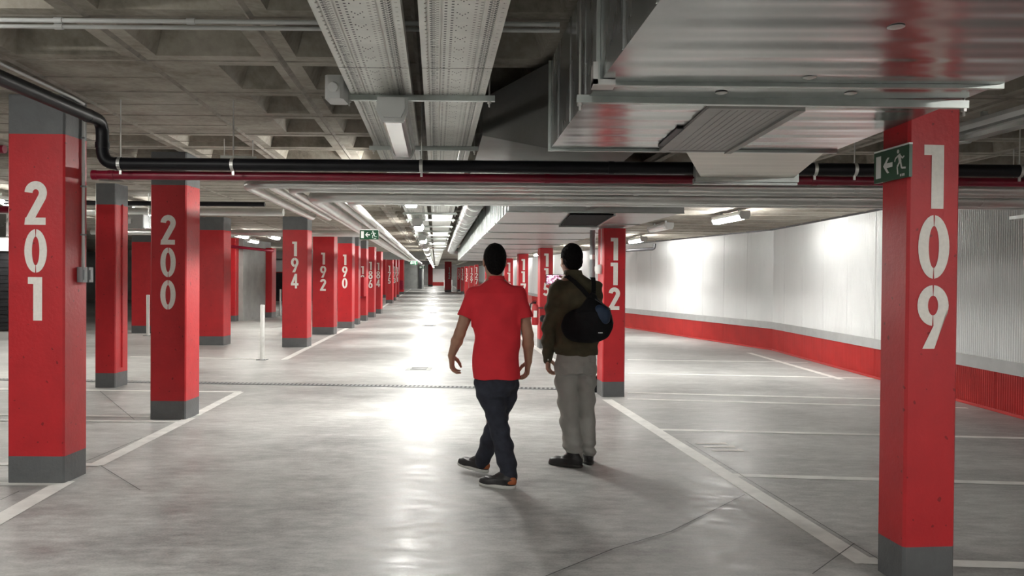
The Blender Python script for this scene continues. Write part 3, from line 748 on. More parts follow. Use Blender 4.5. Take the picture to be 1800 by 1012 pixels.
# ---- fluorescent fittings
LB = [(-.08, 0), (-.068, -.03), (.068, -.03), (.08, 0), (.07, .03), (-.07, .03)]
LD = [(-.068, -.03), (-.062, -.06), (-.042, -.085), (.042, -.085), (.062, -.06), (.068, -.03)]
def make_lamp(label, loc, rot, m, L=1.28, group=None):
    t = thing('fluorescent_lamp', label, 'lamp', loc, rot, group)
    mb = MB(); mb.prism(LB, (0, -L / 2 + .05, 0), (0, L / 2 - .05, 0)); mb.build('housing', 'plastic', t)
    mb = MB(); mb.prism(LD, (0, -L / 2 + .055, -.0), (0, L / 2 - .055, -.0)); mb.build('diffuser', m, t)
    for s_ in (-1, 1):
        mb = MB(); prof = [(-.083, -.035), (-.055, -.092), (.055, -.092), (.083, -.035), (.078, .033), (-.078, .033)]
        mb.prism(prof, (0, s_ * (L / 2 - .055), 0), (0, s_ * (L / 2 - .015), 0)); mb.prism([(x * .8, z * .8) for x, z in prof], (0, s_ * (L / 2 - .015), 0), (0, s_ * L / 2, 0))
        mb.build('end_cap', 'plastic', t)
        mb = MB(); mb.box((-.018, s_ * L * .3 - .012, .03), (.018, s_ * L * .3 + .012, .08)); mb.build('bracket', 'strut', t)
    if m == 'diffuser_off':
        for sx in (-1, 1):
            mb = MB(); mb.tube([(sx * .03, -L / 2 + .1, -.048), (sx * .03, L / 2 - .1, -.048)], .013, 10); mb.build('tube', 'whitewall', t, 50)
    return t
def copy_lamp(src, label, loc, rot=None):
    t = src.copy(); COL.objects.link(t); t.location = loc; t['label'] = label
    if rot is not None: t.rotation_euler = (0, 0, rot)
    for chd in list(src.children):
        c_ = chd.copy(); COL.objects.link(c_); c_.parent = t
    return t
make_lamp('unlit fluorescent lamp with clear cover under the left cable tray, nearest', A(-.23, 4.78, 2.36), AISLE_ROT, 'diffuser_off', 1.36)
lampA = make_lamp('first lit fluorescent lamp under the trays, hidden behind the silver pipes', A(-.29, 8.6, 2.36), AISLE_ROT, 'diffuser', group='lit lamps along the aisle')
ws = ['second', 'third', 'fourth', 'fifth', 'sixth', 'seventh', 'eighth', 'ninth', 'tenth', 'eleventh', 'twelfth', 'thirteenth', 'fourteenth']
for k, y in enumerate((12.9, 17.6, 22.4, 27.2, 32.2, 37.4, 43, 50, 58, 70.5, 79, 88, 96.5)):  # the last lamp is added to light the pale end panel
    copy_lamp(lampA, '%s lit fluorescent lamp along the aisle, counted from the camera' % ws[k], A(-.29, y, 2.345))

copy_lamp(lampA, 'unseen fill lamp over the left bay, added to light column 201', Vector((-3.62, 1.7, 2.62)), 1.57)  # out of view, added as fill on the front of column 201
lampB = make_lamp('lit fluorescent lamp on the low ceiling of the right bays, nearest', Vector((D(1283, 375, 12.5).x, 12.5, 2.47)), AISLE_ROT, 'bay_diffuser', group='lamps in the right bays')
make_lamp('unlit fluorescent lamp on the low ceiling right of column 112', Vector((D(1160, 395, 15).x, 15.0, 2.47)), AISLE_ROT, 'diffuser_off', group='lamps in the right bays')
make_lamp('unlit fluorescent lamp at the right edge beside column 109', D(1805, 196, 4.9), AISLE_ROT, 'diffuser_off', group='lamps in the right bays')
for k, (c, y) in enumerate(((4.92, 19.5), (4.5, 25.5), (4.0, 31.5), (4.0, 38), (4.0, 46), (4.0, 55))):
    copy_lamp(lampB, '%s lit lamp over the right bays, farther behind the nearest lit one' % ws[k], A(c, y, 2.46))
copy_lamp(lampB, 'unseen fill lamp added over the right bays beside the viewpoint', Vector((3.9, .2, 2.47)))  # added fill light outside the view, right side
lampD = 0
lampC = make_lamp('lit fluorescent lamp over the left bays behind column 200', Vector((-7.6, 11.5, 2.6)), AISLE_ROT, 'weak_diffuser')
for k, (x, y, lab) in enumerate(((-6.25, 13.4, 'lit lamp on the ceiling just left of column 200'), (-7.3, 21.4, 'lit lamp seen left of column 194, left of a pair'),
        (-6.6, 22.0, 'lit lamp seen left of column 194, right of a pair'), (-9.5, 9.0, 'lit lamp over the left bays hidden behind column 201'), (-9.5, 16.5, 'lit lamp over the far left bays behind the red wall pier'),
        (-12.6, 19.7, 'lamp added to brighten the white panel over the roller shutter at left edge'), (-8, 24.5, 'lit lamp over the bays behind column 194'), (-11, 35, 'lit lamp far left beyond the grey core wall'), (-8.2, 38, 'lit lamp behind the left column row near column 184'))):  # the shutter lamp is added, set close to whiten the head panel
    copy_lamp(lampC, lab, Vector((x, y, 2.60 + rise(y))), AISLE_ROT)

copy_lamp(lampA, 'unseen fill lamp added over the aisle behind the viewpoint', A(-.29, -.9, 2.345))  # added fill for the foreground, never in view

# ---- pipes
def pipe(name, label, pts, r, m, cat='pipe', bend=.12, seg=14, group=None, bands=None):
    P_ = fillet(pts, bend, 7); org = P_[len(P_) // 2]
    mb = MB(); mb.tube(P_, r, seg); o = mb.build(name, m, smooth=50, org=org); tag(o, label, cat, group)
    if bands:
        for (p, d) in bands:
            p = Vector(p); d = Vector(d).normalized()
            mb = MB(); mb.tube([p - d * .02, p + d * .02], r + .004, seg); b_ = mb.build('joint_band', 'foil' if m == 'foil' else m, o, 50); b_.matrix_parent_inverse = Matrix.Translation(-org)
    return o
def PY(h0, y): return CAM_H + h0
zb = 1.46 + .80
xr_ = D(180, 290, 5.7).x
zup = CAM_H + 1.10
zc = lambda x: zb - 0  # level
pipe('drain_pipe', 'black plastic drain pipe dropping beside column 201 then crossing the whole ceiling', [Vector((xr_ + .20, 1.0, zup + .02)), Vector((xr_, 5.7, zup)), Vector((xr_, 5.7, zb)), Vector((5.4, 5.7, zb))], .044, 'black', bend=.10,
     bands=[((xr_ + .09, 3.6, zup + .01), (-.04, 1, 0)), ((xr_ + .006, 5.5, zup), (0, 1, 0)), ((xr_, 5.7, zb + .13), (0, 0, 1)), ((xr_ + .12, 5.7, zb), (1, 0, 0)), ((.7, 5.7, zb), (1, 0, 0)), ((2.6, 5.7, zb), (1, 0, 0))])
zr = 1.46 + .735
xs = D(163, 303, 5.83).x
pipe('sprinkler_pipe', 'dark red sprinkler pipe crossing just below the black drain pipe', [Vector((xs, 5.83, zr)), Vector((5.4, 5.83, zr))], .033, 'redpipe', bands=[((xs + .02, 5.83, zr), (1, 0, 0)), ((xs + .14, 5.83, zr), (1, 0, 0)), ((.25, 5.83, zr), (1, 0, 0)), ((2.2, 5.83, zr), (1, 0, 0))])
p = D(-20, 262, 6.2); pipe('sprinkler_pipe', 'short red pipe emerging left of column 201 at the left edge', [Vector((-8, 6.2, p.z)), Vector((-3.95, 6.2, p.z))], .033, 'redpipe')
p = D(-20, 368, 9); pipe('sprinkler_pipe', 'lower short red pipe at the left edge behind column 201', [Vector((-10, 9, p.z)), Vector((-5.3, 9, p.z))], .04, 'redpipe')
hs = CAM_H + .725
sil = [(6.05, -1.47, .036), (6.26, -1.33, .036), (6.47, -1.20, .034), (6.80, -1.07, .062), (7.14, -.94, .036), (7.40, -.81, .042)]
wsp = ['first', 'second', 'third', 'fat fourth', 'fifth', 'sixth and last']
for k, (y, c, r) in enumerate(sil):
    corner = Vector((c + K * y, y, hs)); hs = CAM_H + .725 + (-.018, .012, -.004, -.022, .012, -.006)[k]; corner.z = hs; pts = [Vector((5.38, y, hs)), corner]
    if k < 2:
        e = 9.6 + .5 * k; pts += [A(c, e, hs), A(c, e + .01, 2.7)]
    else: pts += [A(c, 30, hs), A(c, 46 - (6 - k) * .4, hs)]
    bands = [((x, y, hs), (1, 0, 0)) for x in (-1.2 + .11 * k, .1 + .05 * k, 1.2 - .1 * k, 2.6, 4.0)]
    pipe('insulated_pipe', '%s silver lagged pipe of the bundle crossing the ceiling, counted from the camera' % wsp[k], pts, r, 'foil', bend=.22 if k != 3 else .3, group='silver lagged pipe bundle', bands=bands)
# supports of the bundle
for k, x in enumerate((-1.0, .75, 2.75, 4.6)):
    trapeze(Vector((x, 5.92, CAM_H + .598)), Vector((x + .12, 7.55, CAM_H + .598)), 'strut under the silver pipe bundle, %s from the left' % words[k].replace('nearest', 'first'), rods=True, group='struts under the silver pipes') if k == 3 else None
# other pipes and conduits high up
y = 3.86
pipe('conduit_pipe', 'grey conduit crossing the waffle ceiling at upper left, upper of two', [Vector((-5.6, y, 2.690)), Vector((.22, y, 2.690))], .011, 'plastic', bands=[((-2.2, y, 2.690), (1, 0, 0)), ((-1.56, y, 2.690), (1, 0, 0))])
pipe('conduit_pipe', 'grey conduit crossing the waffle ceiling at upper left, lower of two', [Vector((-5.6, y + .004, 2.661)), Vector((.22, y + .004, 2.661))], .010, 'plastic', bands=[((-2.2, y + .004, 2.661), (1, 0, 0))])
a_ = D(0, 109, 4.62); pipe('conduit_pipe', 'thin grey conduit along the ceiling above the black pipe toward column 201', [Vector((-2.9, 3.2, 2.70)), Vector((-3.08, 5.60, 2.70)), Vector((-3.11, 5.78, 2.70))], .010, 'plastic', bend=.05)
for k, (px, py, y, x1, r, m, lab) in enumerate(((335, 372, 12.6, -3.62, .06, 'foil', 'long pale lagged pipe behind columns 200 and 194'), (335, 358, 11.9, -3.7, .035, 'black', 'thin black pipe just above the pale lagged pipe'),
                                             (392, 409, 18.2, -3.3, .07, 'foil', 'pale lagged pipe crossing above column 192'))):
    p = D(px, py, y); pipe('ceiling_pipe', lab, [Vector((p.x - 3.0, y, p.z)), Vector((x1, y, p.z))], r, m)
pipe('sprinkler_pipe', 'thin red pipe far left beyond the grey core wall', [D(398, 432, 25.86), D(482, 441, 25.86)], .045, 'redpipe')
pipe('wall_conduit', 'dark conduit bent at the top of the white corrugated wall', [D(1100, 440, 20.3), D(1150, 437, 20.3), D(1151, 428, 20.3)], .04, 'dark', bend=.06)
# downpipe and sounder at column 112
xq = D(1041, 500, 10.35).x
t = thing('down_pipe', 'grey vertical downpipe with black foot left of column 112', 'pipe', (xq, 10.35, 0))
mb = MB(); mb.tube([(0, 0, .02), (0, 0, 2.1)], .036, 14); mb.build('pipe', 'boxgrey', t, 50)
mb = MB(); mb.tube([(0, 0, 1.72), (0, 0, 1.78)], .042, 14); mb.build('collar', 'strut', t, 50)
mb = MB(); mb.box((.0, -.07, 0), (.09, .06, .21)); mb.build('foot_guard', 'black', t)
p = D(1053, 473, 10.0)
t = thing('alarm_sounder', 'small white alarm sounder on the left side of column 112', 'alarm', p)
mb = MB(); mb.lathe([(.0, -.06), (.045, -.055), (.055, -.02), (.055, .03), (.04, .055), (0, .06)], (0, 0, 0), 16); mb.build('dome', 'pvc', t, 50)
mb = MB(); mb.tube([(.03, .02, .05), (.03, .02, 2.1 - p.z)], .010, 8); mb.build('conduit', 'pvc', t, 50)
p = D(955, 560, 16.6)
t = thing('alarm_bell', 'round black bell on the left side of column 115', 'alarm', p)
mb = MB(); mb.tube([(0, 0, 0), (0, -.05, 0)], [.08, .065], 16); mb.build('gong', 'black', t, 50); mb = MB(); mb.tube([(0, .16, 0), (0, 0, 0)], .04, 12); mb.build('base', 'dark', t, 50)
# pipe hangers for the black pipe
for k, (px, lab) in enumerate(((212, 'near column 201'), (410, 'left of the cable trays'), (741, 'between the two cable trays'), (1432, 'right of the duct outlet'), (1502, 'left of the exit sign on 109'), (1792, 'at the right edge'))):
    x = D(px, 290, 5.7).x
    t = thing('pipe_hanger', 'thin threaded rod with clamp holding the black pipe %s' % lab, 'hanger', (x, 5.7, zb), group='rod hangers on the black pipe')
    mb = MB(); mb.tube([(0, 0, .045), (0, 0, H_CEIL - zb)], .005, 8); mb.build('threaded_rod', 'rod', t)
    mb = MB(); pts = [(math.cos(q) * .048, math.sin(q) * .048) for q in np.linspace(0, 2 * math.pi, 25)]
    mb.add([(-.012, a, b) for a, b in pts] + [(.012, a, b) for a, b in pts], [(i, i + 1, 26 + i, 25 + i) for i in range(24)]); mb.box((-.008, -.006, -.075), (.008, .006, -.044)); mb.build('clamp', 'rod', t)
p = D(388, 275, 7.3); q = D(447, 276, 7.3)
trapeze(Vector((p.x, 7.3, p.z - .02)), Vector((q.x, 7.35, p.z - .02)), 'short strut on two rods above the black pipe at left')

# ---- ventilation unit at left
p = D(246, 390, 12.2)
t = thing('ventilation_unit', 'grey boxed ventilation unit under the ceiling between columns 201 and 200', 'ventilation', (p.x, 12.2, p.z - .10))
mb = MB(); vprism(mb, chamfered(-.30, -.2, .15, .25, .01), 0, .20); mb.build('casing', 'galv', t)
mb = MB(); mb.box((-.09, -.212, .06), (-.04, -.20, .13)); mb.build('label_plate', 'plastic', t)
mb = MB(); mb.box((-.32, -.21, -.015), (.17, -.17, .0)); mb.build('rail', 'strut', t)
for sx in (-.28, .13):
    mb = MB(); mb.tube([(sx, 0, .2), (sx, 0, H_CEIL - p.z + .10)], .006, 8); mb.build('threaded_rod', 'rod', t)
p = D(4, 395, 15)
t = thing('ventilation_unit', 'grey duct box behind the left edge of column 201', 'ventilation', (p.x - .25, 15, p.z - .22))
mb = MB(); mb.box((-.5, 0, 0), (.32, .5, .5)); mb.build('casing', 'galv', t); mb = MB(); mb.box((-.52, -.03, .47), (.34, .0, .52)); mb.build('rail', 'strut', t)

# ---- bollards
def bollard(label, px, pyb, hgt, y=None):
    b = G(px, pyb); b.z = rise(b.y)
    if y: b = D(px, 500, y); b.z = rise(y)
    t = thing('bollard', label, 'bollard', b, group='white steel bollards')
    mb = MB(); mb.lathe([(.038, 0.006), (.038, hgt - .01), (.03, hgt), (0, hgt + .002)], (0, 0, 0), 18); mb.build('post', 'pvc', t, 50)
    mb = MB(); mb.box((-.085, -.085, 0), (.085, .085, .008)); mb.build('base_plate', 'boxgrey', t)
    for sx in (-1, 1):
        mb = MB(); mb.tube([(sx * .065, -.065, .008), (sx * .065, -.065, .018)], .011, 6); mb.build('bolt', 'rod', t)
bollard('white bollard standing in front of column 194', 461, 632, .97)
bollard('white bollard left of column 200', 260, 590, 1.0)
bollard('thin distant bollard just left of column 194', 492.5, 555, 1.0)
bollard('thin distant bollard between columns 194 and 192', 545.5, 548, 1.0)
bollard('far white bollard left of isolated column 142', 781, 500, 1.0, 72)
bollard('far white bollard right of isolated column 142', 794.5, 500, 1.0, 72)
bollard('far white bollard before the farthest right columns', 803, 500, 1.0, 66)

# ---- fire equipment
p = D(634.5, 502, 26.6); p.z = D(634, 520.5, 26.6).z
t = thing('hose_cabinet', 'red fire hose cabinet on the column right of 190', 'cabinet', p)
mb = MB(); vprism(mb, chamfered(-.14, -.12, .13, .28, .02), 0, .64); mb.build('case', 'cabinet', t)
mb = MB(); mb.box((-.12, -.135, .03), (.11, -.12, .61)); mb.build('door', 'cabinet', t)
mb = MB(); mb.tube([(.0, 0, 0), (.0, 0, -.06)], .03, 10); mb.build('valve', 'redpipe', t)
p = D(706, 509, 59.4); p.z = D(706, 509, 59.4).z
t = thing('hose_cabinet', 'distant dark red hose cabinet at the end of the left row', 'cabinet', p)
mb = MB(); vprism(mb, chamfered(-.14, -.12, .13, .28, .02), 0, .7); mb.build('case', 'redpipe', t); mb = MB(); mb.box((-.12, -.135, .03), (.11, -.12, .66)); mb.build('door', 'redpipe', t)
p = D(940.5, 571, 16.5)
t = thing('fire_extinguisher', 'red fire extinguisher hanging left of column 115', 'extinguisher', p)
mb = MB(); mb.lathe([(.06, 0), (.07, .01), (.072, .05), (.072, .36), (.055, .42), (.025, .44)], (0, 0, 0), 18); mb.build('cylinder', 'extred', t, 40)
mb = MB(); mb.tube([(0, 0, .44), (0, 0, .48)], .018, 10); mb.box((-.06, -.012, .475), (.03, .012, .49)); mb.box((-.05, -.012, .50), (.02, .012, .512)); mb.build('valve', 'black', t)
mb = MB(); mb.tube(fillet([(-.02, 0, .46), (-.10, 0, .45), (-.095, 0, .12)], .06), .010, 8); mb.build('hose', 'black', t, 50)
mb = MB(); mb.box((-.035, -.074, .16), (.035, -.068, .30)); mb.build('label', 'signwhite', t)
mb = MB(); mb.box((.06, -.02, .34), (.17, .02, .37)); mb.build('wall_bracket', 'dark', t)

# ---- exit signs
def exit_sign(label, loc, rot, wd=.30, ht=.152, rods=None):
    t = thing('exit_sign', label, 'sign', loc, rot, group='green exit signs')
    mb = MB(); mb.box((-wd / 2, -.008, -ht / 2), (wd / 2, .008, ht / 2)); mb.build('panel', 'sign', t)
    mb = MB(); mb.box((-wd / 2, -.009, ht / 2), (wd / 2, .009, ht / 2 + .008)); mb.build('top_edge', 'signwhite', t)
    def flat(name, polys):
        mb = MB()
        for poly in polys:
            n = len(poly); mb.add([(x * ht, -.0092, z * ht) for x, z in poly], [tuple(range(n))])
        mb.build(name, 'signwhite', t)
    flat('door_symbol', [[(-.86, -.36), (-.56, -.36), (-.56, .36), (-.86, .36)]])
    flat('arrow', [[(-.44, .0), (-.20, -.25), (-.08, -.25), (-.24, -.07), (-.24, .07), (-.08, .25), (-.20, .25)], [(-.26, -.075), (.10, -.075), (.10, .075), (-.26, .075)]])
    limb = lambda a, b, w_: (lambda n: [(a[0] + n[0], a[1] + n[1]), (b[0] + n[0], b[1] + n[1]), (b[0] - n[0], b[1] - n[1]), (a[0] - n[0], a[1] - n[1])])((lambda dx, dz, l: (-dz / l * w_ / 2, dx / l * w_ / 2))(b[0] - a[0], b[1] - a[1], math.hypot(b[0] - a[0], b[1] - a[1])))
    hd = [(.40 + .065 * math.cos(q), .36 + .065 * math.sin(q)) for q in np.linspace(0, 2 * math.pi, 13)[:-1]]
    flat('running_figure', [hd, limb((.45, .27), (.52, .02), .14), limb((.45, .24), (.26, .16), .055), limb((.26, .16), (.22, .06), .05), limb((.50, .24), (.64, .12), .05), limb((.64, .12), (.74, .18), .05),
                            limb((.50, .03), (.36, -.12), .075), limb((.36, -.12), (.40, -.36), .065), limb((.54, .03), (.60, -.18), .075), limb((.60, -.18), (.82, -.20), .06)])
    flat('print_mark', [[(.52 + k * .09, -.44), (.58 + k * .09, -.44), (.58 + k * .09, -.36), (.52 + k * .09, -.36)] for k in range(3)])
    if rods:
        for sx in (-1, 1):
            mb = MB(); mb.tube([(sx * wd * .4, 0, ht / 2), (sx * wd * .4, 0, rods)], .003, 6); mb.build('hanging_wire', 'rod', t)
exit_sign('green exit sign with arrow and running figure on column 109', (1.848, 3.885, 2.03), -math.pi / 2 + AISLE_ROT)
exit_sign('green exit sign hanging below the silver pipes over column 190', D(649, 412.5, 10.2), 0, .238, .119, rods=.12)
exit_sign('small far green exit sign hanging left over the aisle', D(727, 462, 28), 0, .26, .12, rods=.12)
exit_sign('tiny farthest green exit sign over the aisle', D(742, 469.5, 52), 0, .36, .18, rods=.70)

# ================================================================== PEOPLE
class Vol:
    """signed distance volume turned into one continuous skin"""
    def __init__(s, lo, hi, h):
        s.lo = np.array(lo, float); s.h = h
        s.n = np.ceil((np.array(hi) - s.lo) / h).astype(int) + 1
        s.F = np.full(s.n, 0.5, np.float32)
    def sub(s, lo, hi):
        a = np.maximum(0, np.floor((np.array(lo) - s.lo) / s.h).astype(int)); b = np.minimum(s.n, np.ceil((np.array(hi) - s.lo) / s.h).astype(int) + 1)
        sl = tuple(slice(int(p), int(q)) for p, q in zip(a, b))
        ax = [(s.lo[i] + np.arange(a[i], b[i]) * s.h).astype(np.float32) for i in range(3)]
        return sl, ax[0][:, None, None], ax[1][None, :, None], ax[2][None, None, :]
    def mix(s, sl, d, k, op='u'):
        f = s.F[sl]
        if op == 'u':
            if k > 0:
                hh = np.clip(.5 + .5 * (f - d) / k, 0, 1); s.F[sl] = f * (1 - hh) + d * hh - k * hh * (1 - hh)
            else: s.F[sl] = np.minimum(f, d)
        elif op == 'sub':
            d = -d; hh = np.clip(.5 - .5 * (f - d) / max(k, 1e-5), 0, 1); s.F[sl] = f * (1 - hh) + d * hh + k * hh * (1 - hh)
    def cone(s, p, q, ra, rb, k=.01, op='u'):
        p = np.array(p, float); q = np.array(q, float); m = max(ra, rb) + k + .03
        sl, x, y, z = s.sub(np.minimum(p, q) - m, np.maximum(p, q) + m); d = q - p; L2 = max(1e-9, float(d @ d))
        t = np.clip(((x - p[0]) * d[0] + (y - p[1]) * d[1] + (z - p[2]) * d[2]) / L2, 0, 1)
        dist = np.sqrt((x - p[0] - t * d[0]) ** 2 + (y - p[1] - t * d[1]) ** 2 + (z - p[2] - t * d[2]) ** 2) - (ra + (rb - ra) * t)
        s.mix(sl, dist, k, op)
    def chain(s, pts, rs, k=.01):
        for i in range(len(pts) - 1): s.cone(pts[i], pts[i + 1], rs[i], rs[i + 1], k)
    def ell(s, c, r, k=.01, R=None, op='u'):
        c = np.array(c, float); m = max(r) + k + .03
        sl, x, y, z = s.sub(c - m, c + m); x, y, z = x - c[0], y - c[1], z - c[2]
        if R is not None:
            R = np.array(R); x, y, z = (R[0, 0] * x + R[1, 0] * y + R[2, 0] * z, R[0, 1] * x + R[1, 1] * y + R[2, 1] * z, R[0, 2] * x + R[1, 2] * y + R[2, 2] * z)
        q = np.sqrt((x / r[0]) ** 2 + (y / r[1]) ** 2 + (z / r[2]) ** 2); q2 = np.sqrt((x / r[0] ** 2) ** 2 + (y / r[1] ** 2) ** 2 + (z / r[2] ** 2) ** 2) + 1e-6
        s.mix(sl, q * (q - 1) / q2, k, op)
    def rings(s, rows, k=.02, n=2.3, lo=None, hi=None):
        """rows: (z, cx, cy, rx, ry) from low to high"""
        rows = sorted(rows); zz = [r[0] for r in rows]; z0, z1 = (lo if lo is not None else zz[0]), (hi if hi is not None else zz[-1])
        m = .05; xs0 = min(r[1] - r[3] for r in rows) - m; xs1 = max(r[1] + r[3] for r in rows) + m; ys0 = min(r[2] - r[4] for r in rows) - m; ys1 = max(r[2] + r[4] for r in rows) + m
        sl, x, y, z = s.sub((xs0, ys0, z0 - m), (xs1, ys1, z1 + m)); zf = z[0, 0, :]
        ip = [np.interp(zf, zz, [r[i] for r in rows]).astype(np.float32)[None, None, :] for i in (1, 2, 3, 4)]
        q = ((np.abs(x - ip[0]) / ip[2]) ** n + (np.abs(y - ip[1]) / ip[3]) ** n) ** (1 / n)
        d = (q - 1) * np.minimum(ip[2], ip[3]); d = np.maximum(d, np.maximum(z0 - z, z - z1))
        s.mix(sl, d, k)
    def wrinkle(s, amp, fn):
        sl, x, y, z = s.sub(s.lo, s.lo + s.n * s.h); s.F += (amp * fn(x, y, z)).astype(np.float32)
    def mesh(s, name, m, parent, sm=True):
        F = s.F; h = s.h; S = F < 0
        c = [S[i:F.shape[0] - 1 + i, j:F.shape[1] - 1 + j, k:F.shape[2] - 1 + k] for i in (0, 1) for j in (0, 1) for k in (0, 1)]
        cnt = sum(a.astype(np.int8) for a in c); act = (cnt > 0) & (cnt < 8); idx = np.argwhere(act)
        vid = np.full(act.shape, -1, np.int32); vid[act] = np.arange(len(idx))
        off = np.array([(i, j, k) for i in (0, 1) for j in (0, 1) for k in (0, 1)])
        val = np.stack([F[idx[:, 0] + o[0], idx[:, 1] + o[1], idx[:, 2] + o[2]] for o in off], 1)
        acc = np.zeros((len(idx), 3)); num = np.zeros(len(idx))
        for a in range(8):
            for b in range(a + 1, 8):
                if np.abs(off[a] - off[b]).sum() != 1: continue
                fa, fb = val[:, a], val[:, b]; cr = (fa < 0) != (fb < 0)
                t = np.where(cr, fa / np.where(cr, fa - fb, 1), 0)
                acc += np.where(cr[:, None], off[a] + (off[b] - off[a]) * t[:, None], 0); num += cr
        V = s.lo + (idx + acc / num[:, None]) * h
        Q = []
        for ax in range(3):
            o1, o2 = [(1, 2), (2, 0), (0, 1)][ax]
            sl0 = [slice(1, -1)] * 3; sl0[ax] = slice(0, -1); sl1 = list(sl0); sl1[ax] = slice(1, None)
            A_ = S[tuple(sl0)]; B_ = S[tuple(sl1)]; e = np.argwhere(A_ != B_)
            if not len(e): continue
            fl = A_[tuple(e.T)]; e = e + np.array([0 if i == ax else 1 for i in range(3)])
            d1 = np.zeros(3, int); d1[o1] = 1; d2 = np.zeros(3, int); d2[o2] = 1
            g = lambda q: vid[q[:, 0], q[:, 1], q[:, 2]]
            q = np.stack([g(e - d1 - d2), g(e - d2), g(e), g(e - d1)], 1); q[~fl] = q[~fl][:, ::-1]; Q.append(q)
        Q = np.concatenate(Q); Q = Q[(Q >= 0).all(1)]
        me = bpy.data.meshes.new(name); me.vertices.add(len(V)); me.vertices.foreach_set('co', V.astype(np.float32).ravel())
        me.loops.add(Q.size); me.loops.foreach_set('vertex_index', Q.ravel().astype(np.int32)); me.polygons.add(len(Q))
        me.polygons.foreach_set('loop_start', np.arange(0, Q.size, 4, dtype=np.int32)); me.update(calc_edges=True); me.validate()
        me.polygons.foreach_set('use_smooth', np.ones(len(me.polygons), bool)); me.materials.append(MT[m])
        o = bpy.data.objects.new(name, me); COL.objects.link(o); o.parent = parent
        return o
def nrm(v): v = np.array(v, float); return v / np.linalg.norm(v)
def head(V, c, yaw, pitch=0.0, s=1.0):
    """c: centre of the skull; the face looks along +Y turned by yaw"""
    R = np.array(Matrix.Rotation(yaw, 3, 'Z') @ Matrix.Rotation(pitch, 3, 'X')); W = lambda x, y, z: np.array(c) + R @ np.array([x, y, z]) * s
    V.ell(W(0, -.012, .018), (.074 * s, .094 * s, .100 * s), .02, R); V.ell(W(0, .03, -.045), (.060 * s, .068 * s, .075 * s), .03, R); V.ell(W(0, .065, -.098), (.026 * s, .022 * s, .018 * s), .025, R)
    V.cone(W(0, .088, .008), W(0, .112, -.028), .008 * s, .013 * s, .012); V.ell(W(0, .108, -.034), (.017 * s, .012 * s, .009 * s), .008, R)
    for sx in (-1, 1):
        V.ell(W(sx * .032, .078, .004), (.017 * s, .012 * s, .012 * s), .006, R, 'sub'); V.cone(W(sx * .014, .088, .026), W(sx * .05, .072, .024), .008 * s, .007 * s, .01)
        V.ell(W(sx * .042, .066, -.03), (.02 * s, .018 * s, .018 * s), .02, R)
        V.ell(W(sx * .077, -.006, -.008), (.009 * s, .020 * s, .032 * s), .006, R); V.ell(W(sx * .084, .004, -.006), (.006 * s, .010 * s, .018 * s), .004, R, 'sub')
    V.cone(W(-.02, .088, -.062), W(.02, .088, -.062), .007 * s, .007 * s, .006); V.cone(W(-.016, .088, -.074), W(.016, .088, -.074), .008 * s, .008 * s, .006)
    V.ell(W(0, .104, -.068), (.024 * s, .006 * s, .0025 * s), .002, R, 'sub')
    return W, R
def eyes(parent, W, R):
    for sx in (-1, 1):
        p = W(sx * .032, .074, .004); mb = MB(); mb.lathe([(0, -.012), (.008, -.009), (.012, 0), (.008, .009), (0, .012)], p, 12); mb.build('eye', 'eye', parent, 60)
        q = W(sx * .032, .0845, .004); mb = MB(); mb.lathe([(0, -.005), (.004, -.003), (.005, 0), (.004, .003), (0, .005)], q, 10); mb.build('pupil', 'hair', parent, 60)
def hand(V, wrist, d, thumb, palm, curl=.5, s=1.0):
    """d: towards the fingertips, thumb: towards the thumb side, palm: the way the palm faces"""
    d = nrm(d); thumb = nrm(np.array(thumb) - d * (np.array(thumb) @ d)); palm = nrm(np.array(palm) - d * (np.array(palm) @ d) - thumb * (np.array(palm) @ thumb)); w_ = np.array(wrist, float)
    for o, r0_, r1_ in ((.026, .017, .0125), (.009, .019, .0135), (-.009, .0185, .0125), (-.026, .016, .0115)): V.cone(w_ + thumb * o * .55, w_ + d * .085 * s + thumb * o * s, r0_ * s, r1_ * s, .012)
    for o, L, st in ((.029, .070, .086), (.0095, .079, .090), (-.010, .073, .087), (-.0285, .056, .080)):
        p = w_ + d * st * s + thumb * o * s; a = curl * .55
        q = p + (d * math.cos(a) + palm * math.sin(a)) * L * .45 * s; a2 = a + curl * .9; r = q + (d * math.cos(a2) + palm * math.sin(a2)) * L * .32 * s; a3 = a2 + curl * .6; e = r + (d * math.cos(a3) + palm * math.sin(a3)) * L * .25 * s
        V.chain([p - d * .02 * s, p, q, r, e], [.010 * s, .0098 * s, .0088 * s, .0082 * s, .0068 * s], .0025)
    b = w_ + d * .025 * s + thumb * .026 * s + palm * .008; m_ = b + (d * .65 + thumb * .62 + palm * .45) * .045 * s; n_ = m_ + (d * .9 + thumb * .15 + palm * .45) * .032 * s; e = n_ + (d * .95 - thumb * .05 + palm * .4) * .024 * s
    V.chain([b, m_, n_, e], [.0165 * s, .0125 * s, .0105 * s, .0082 * s], .006)
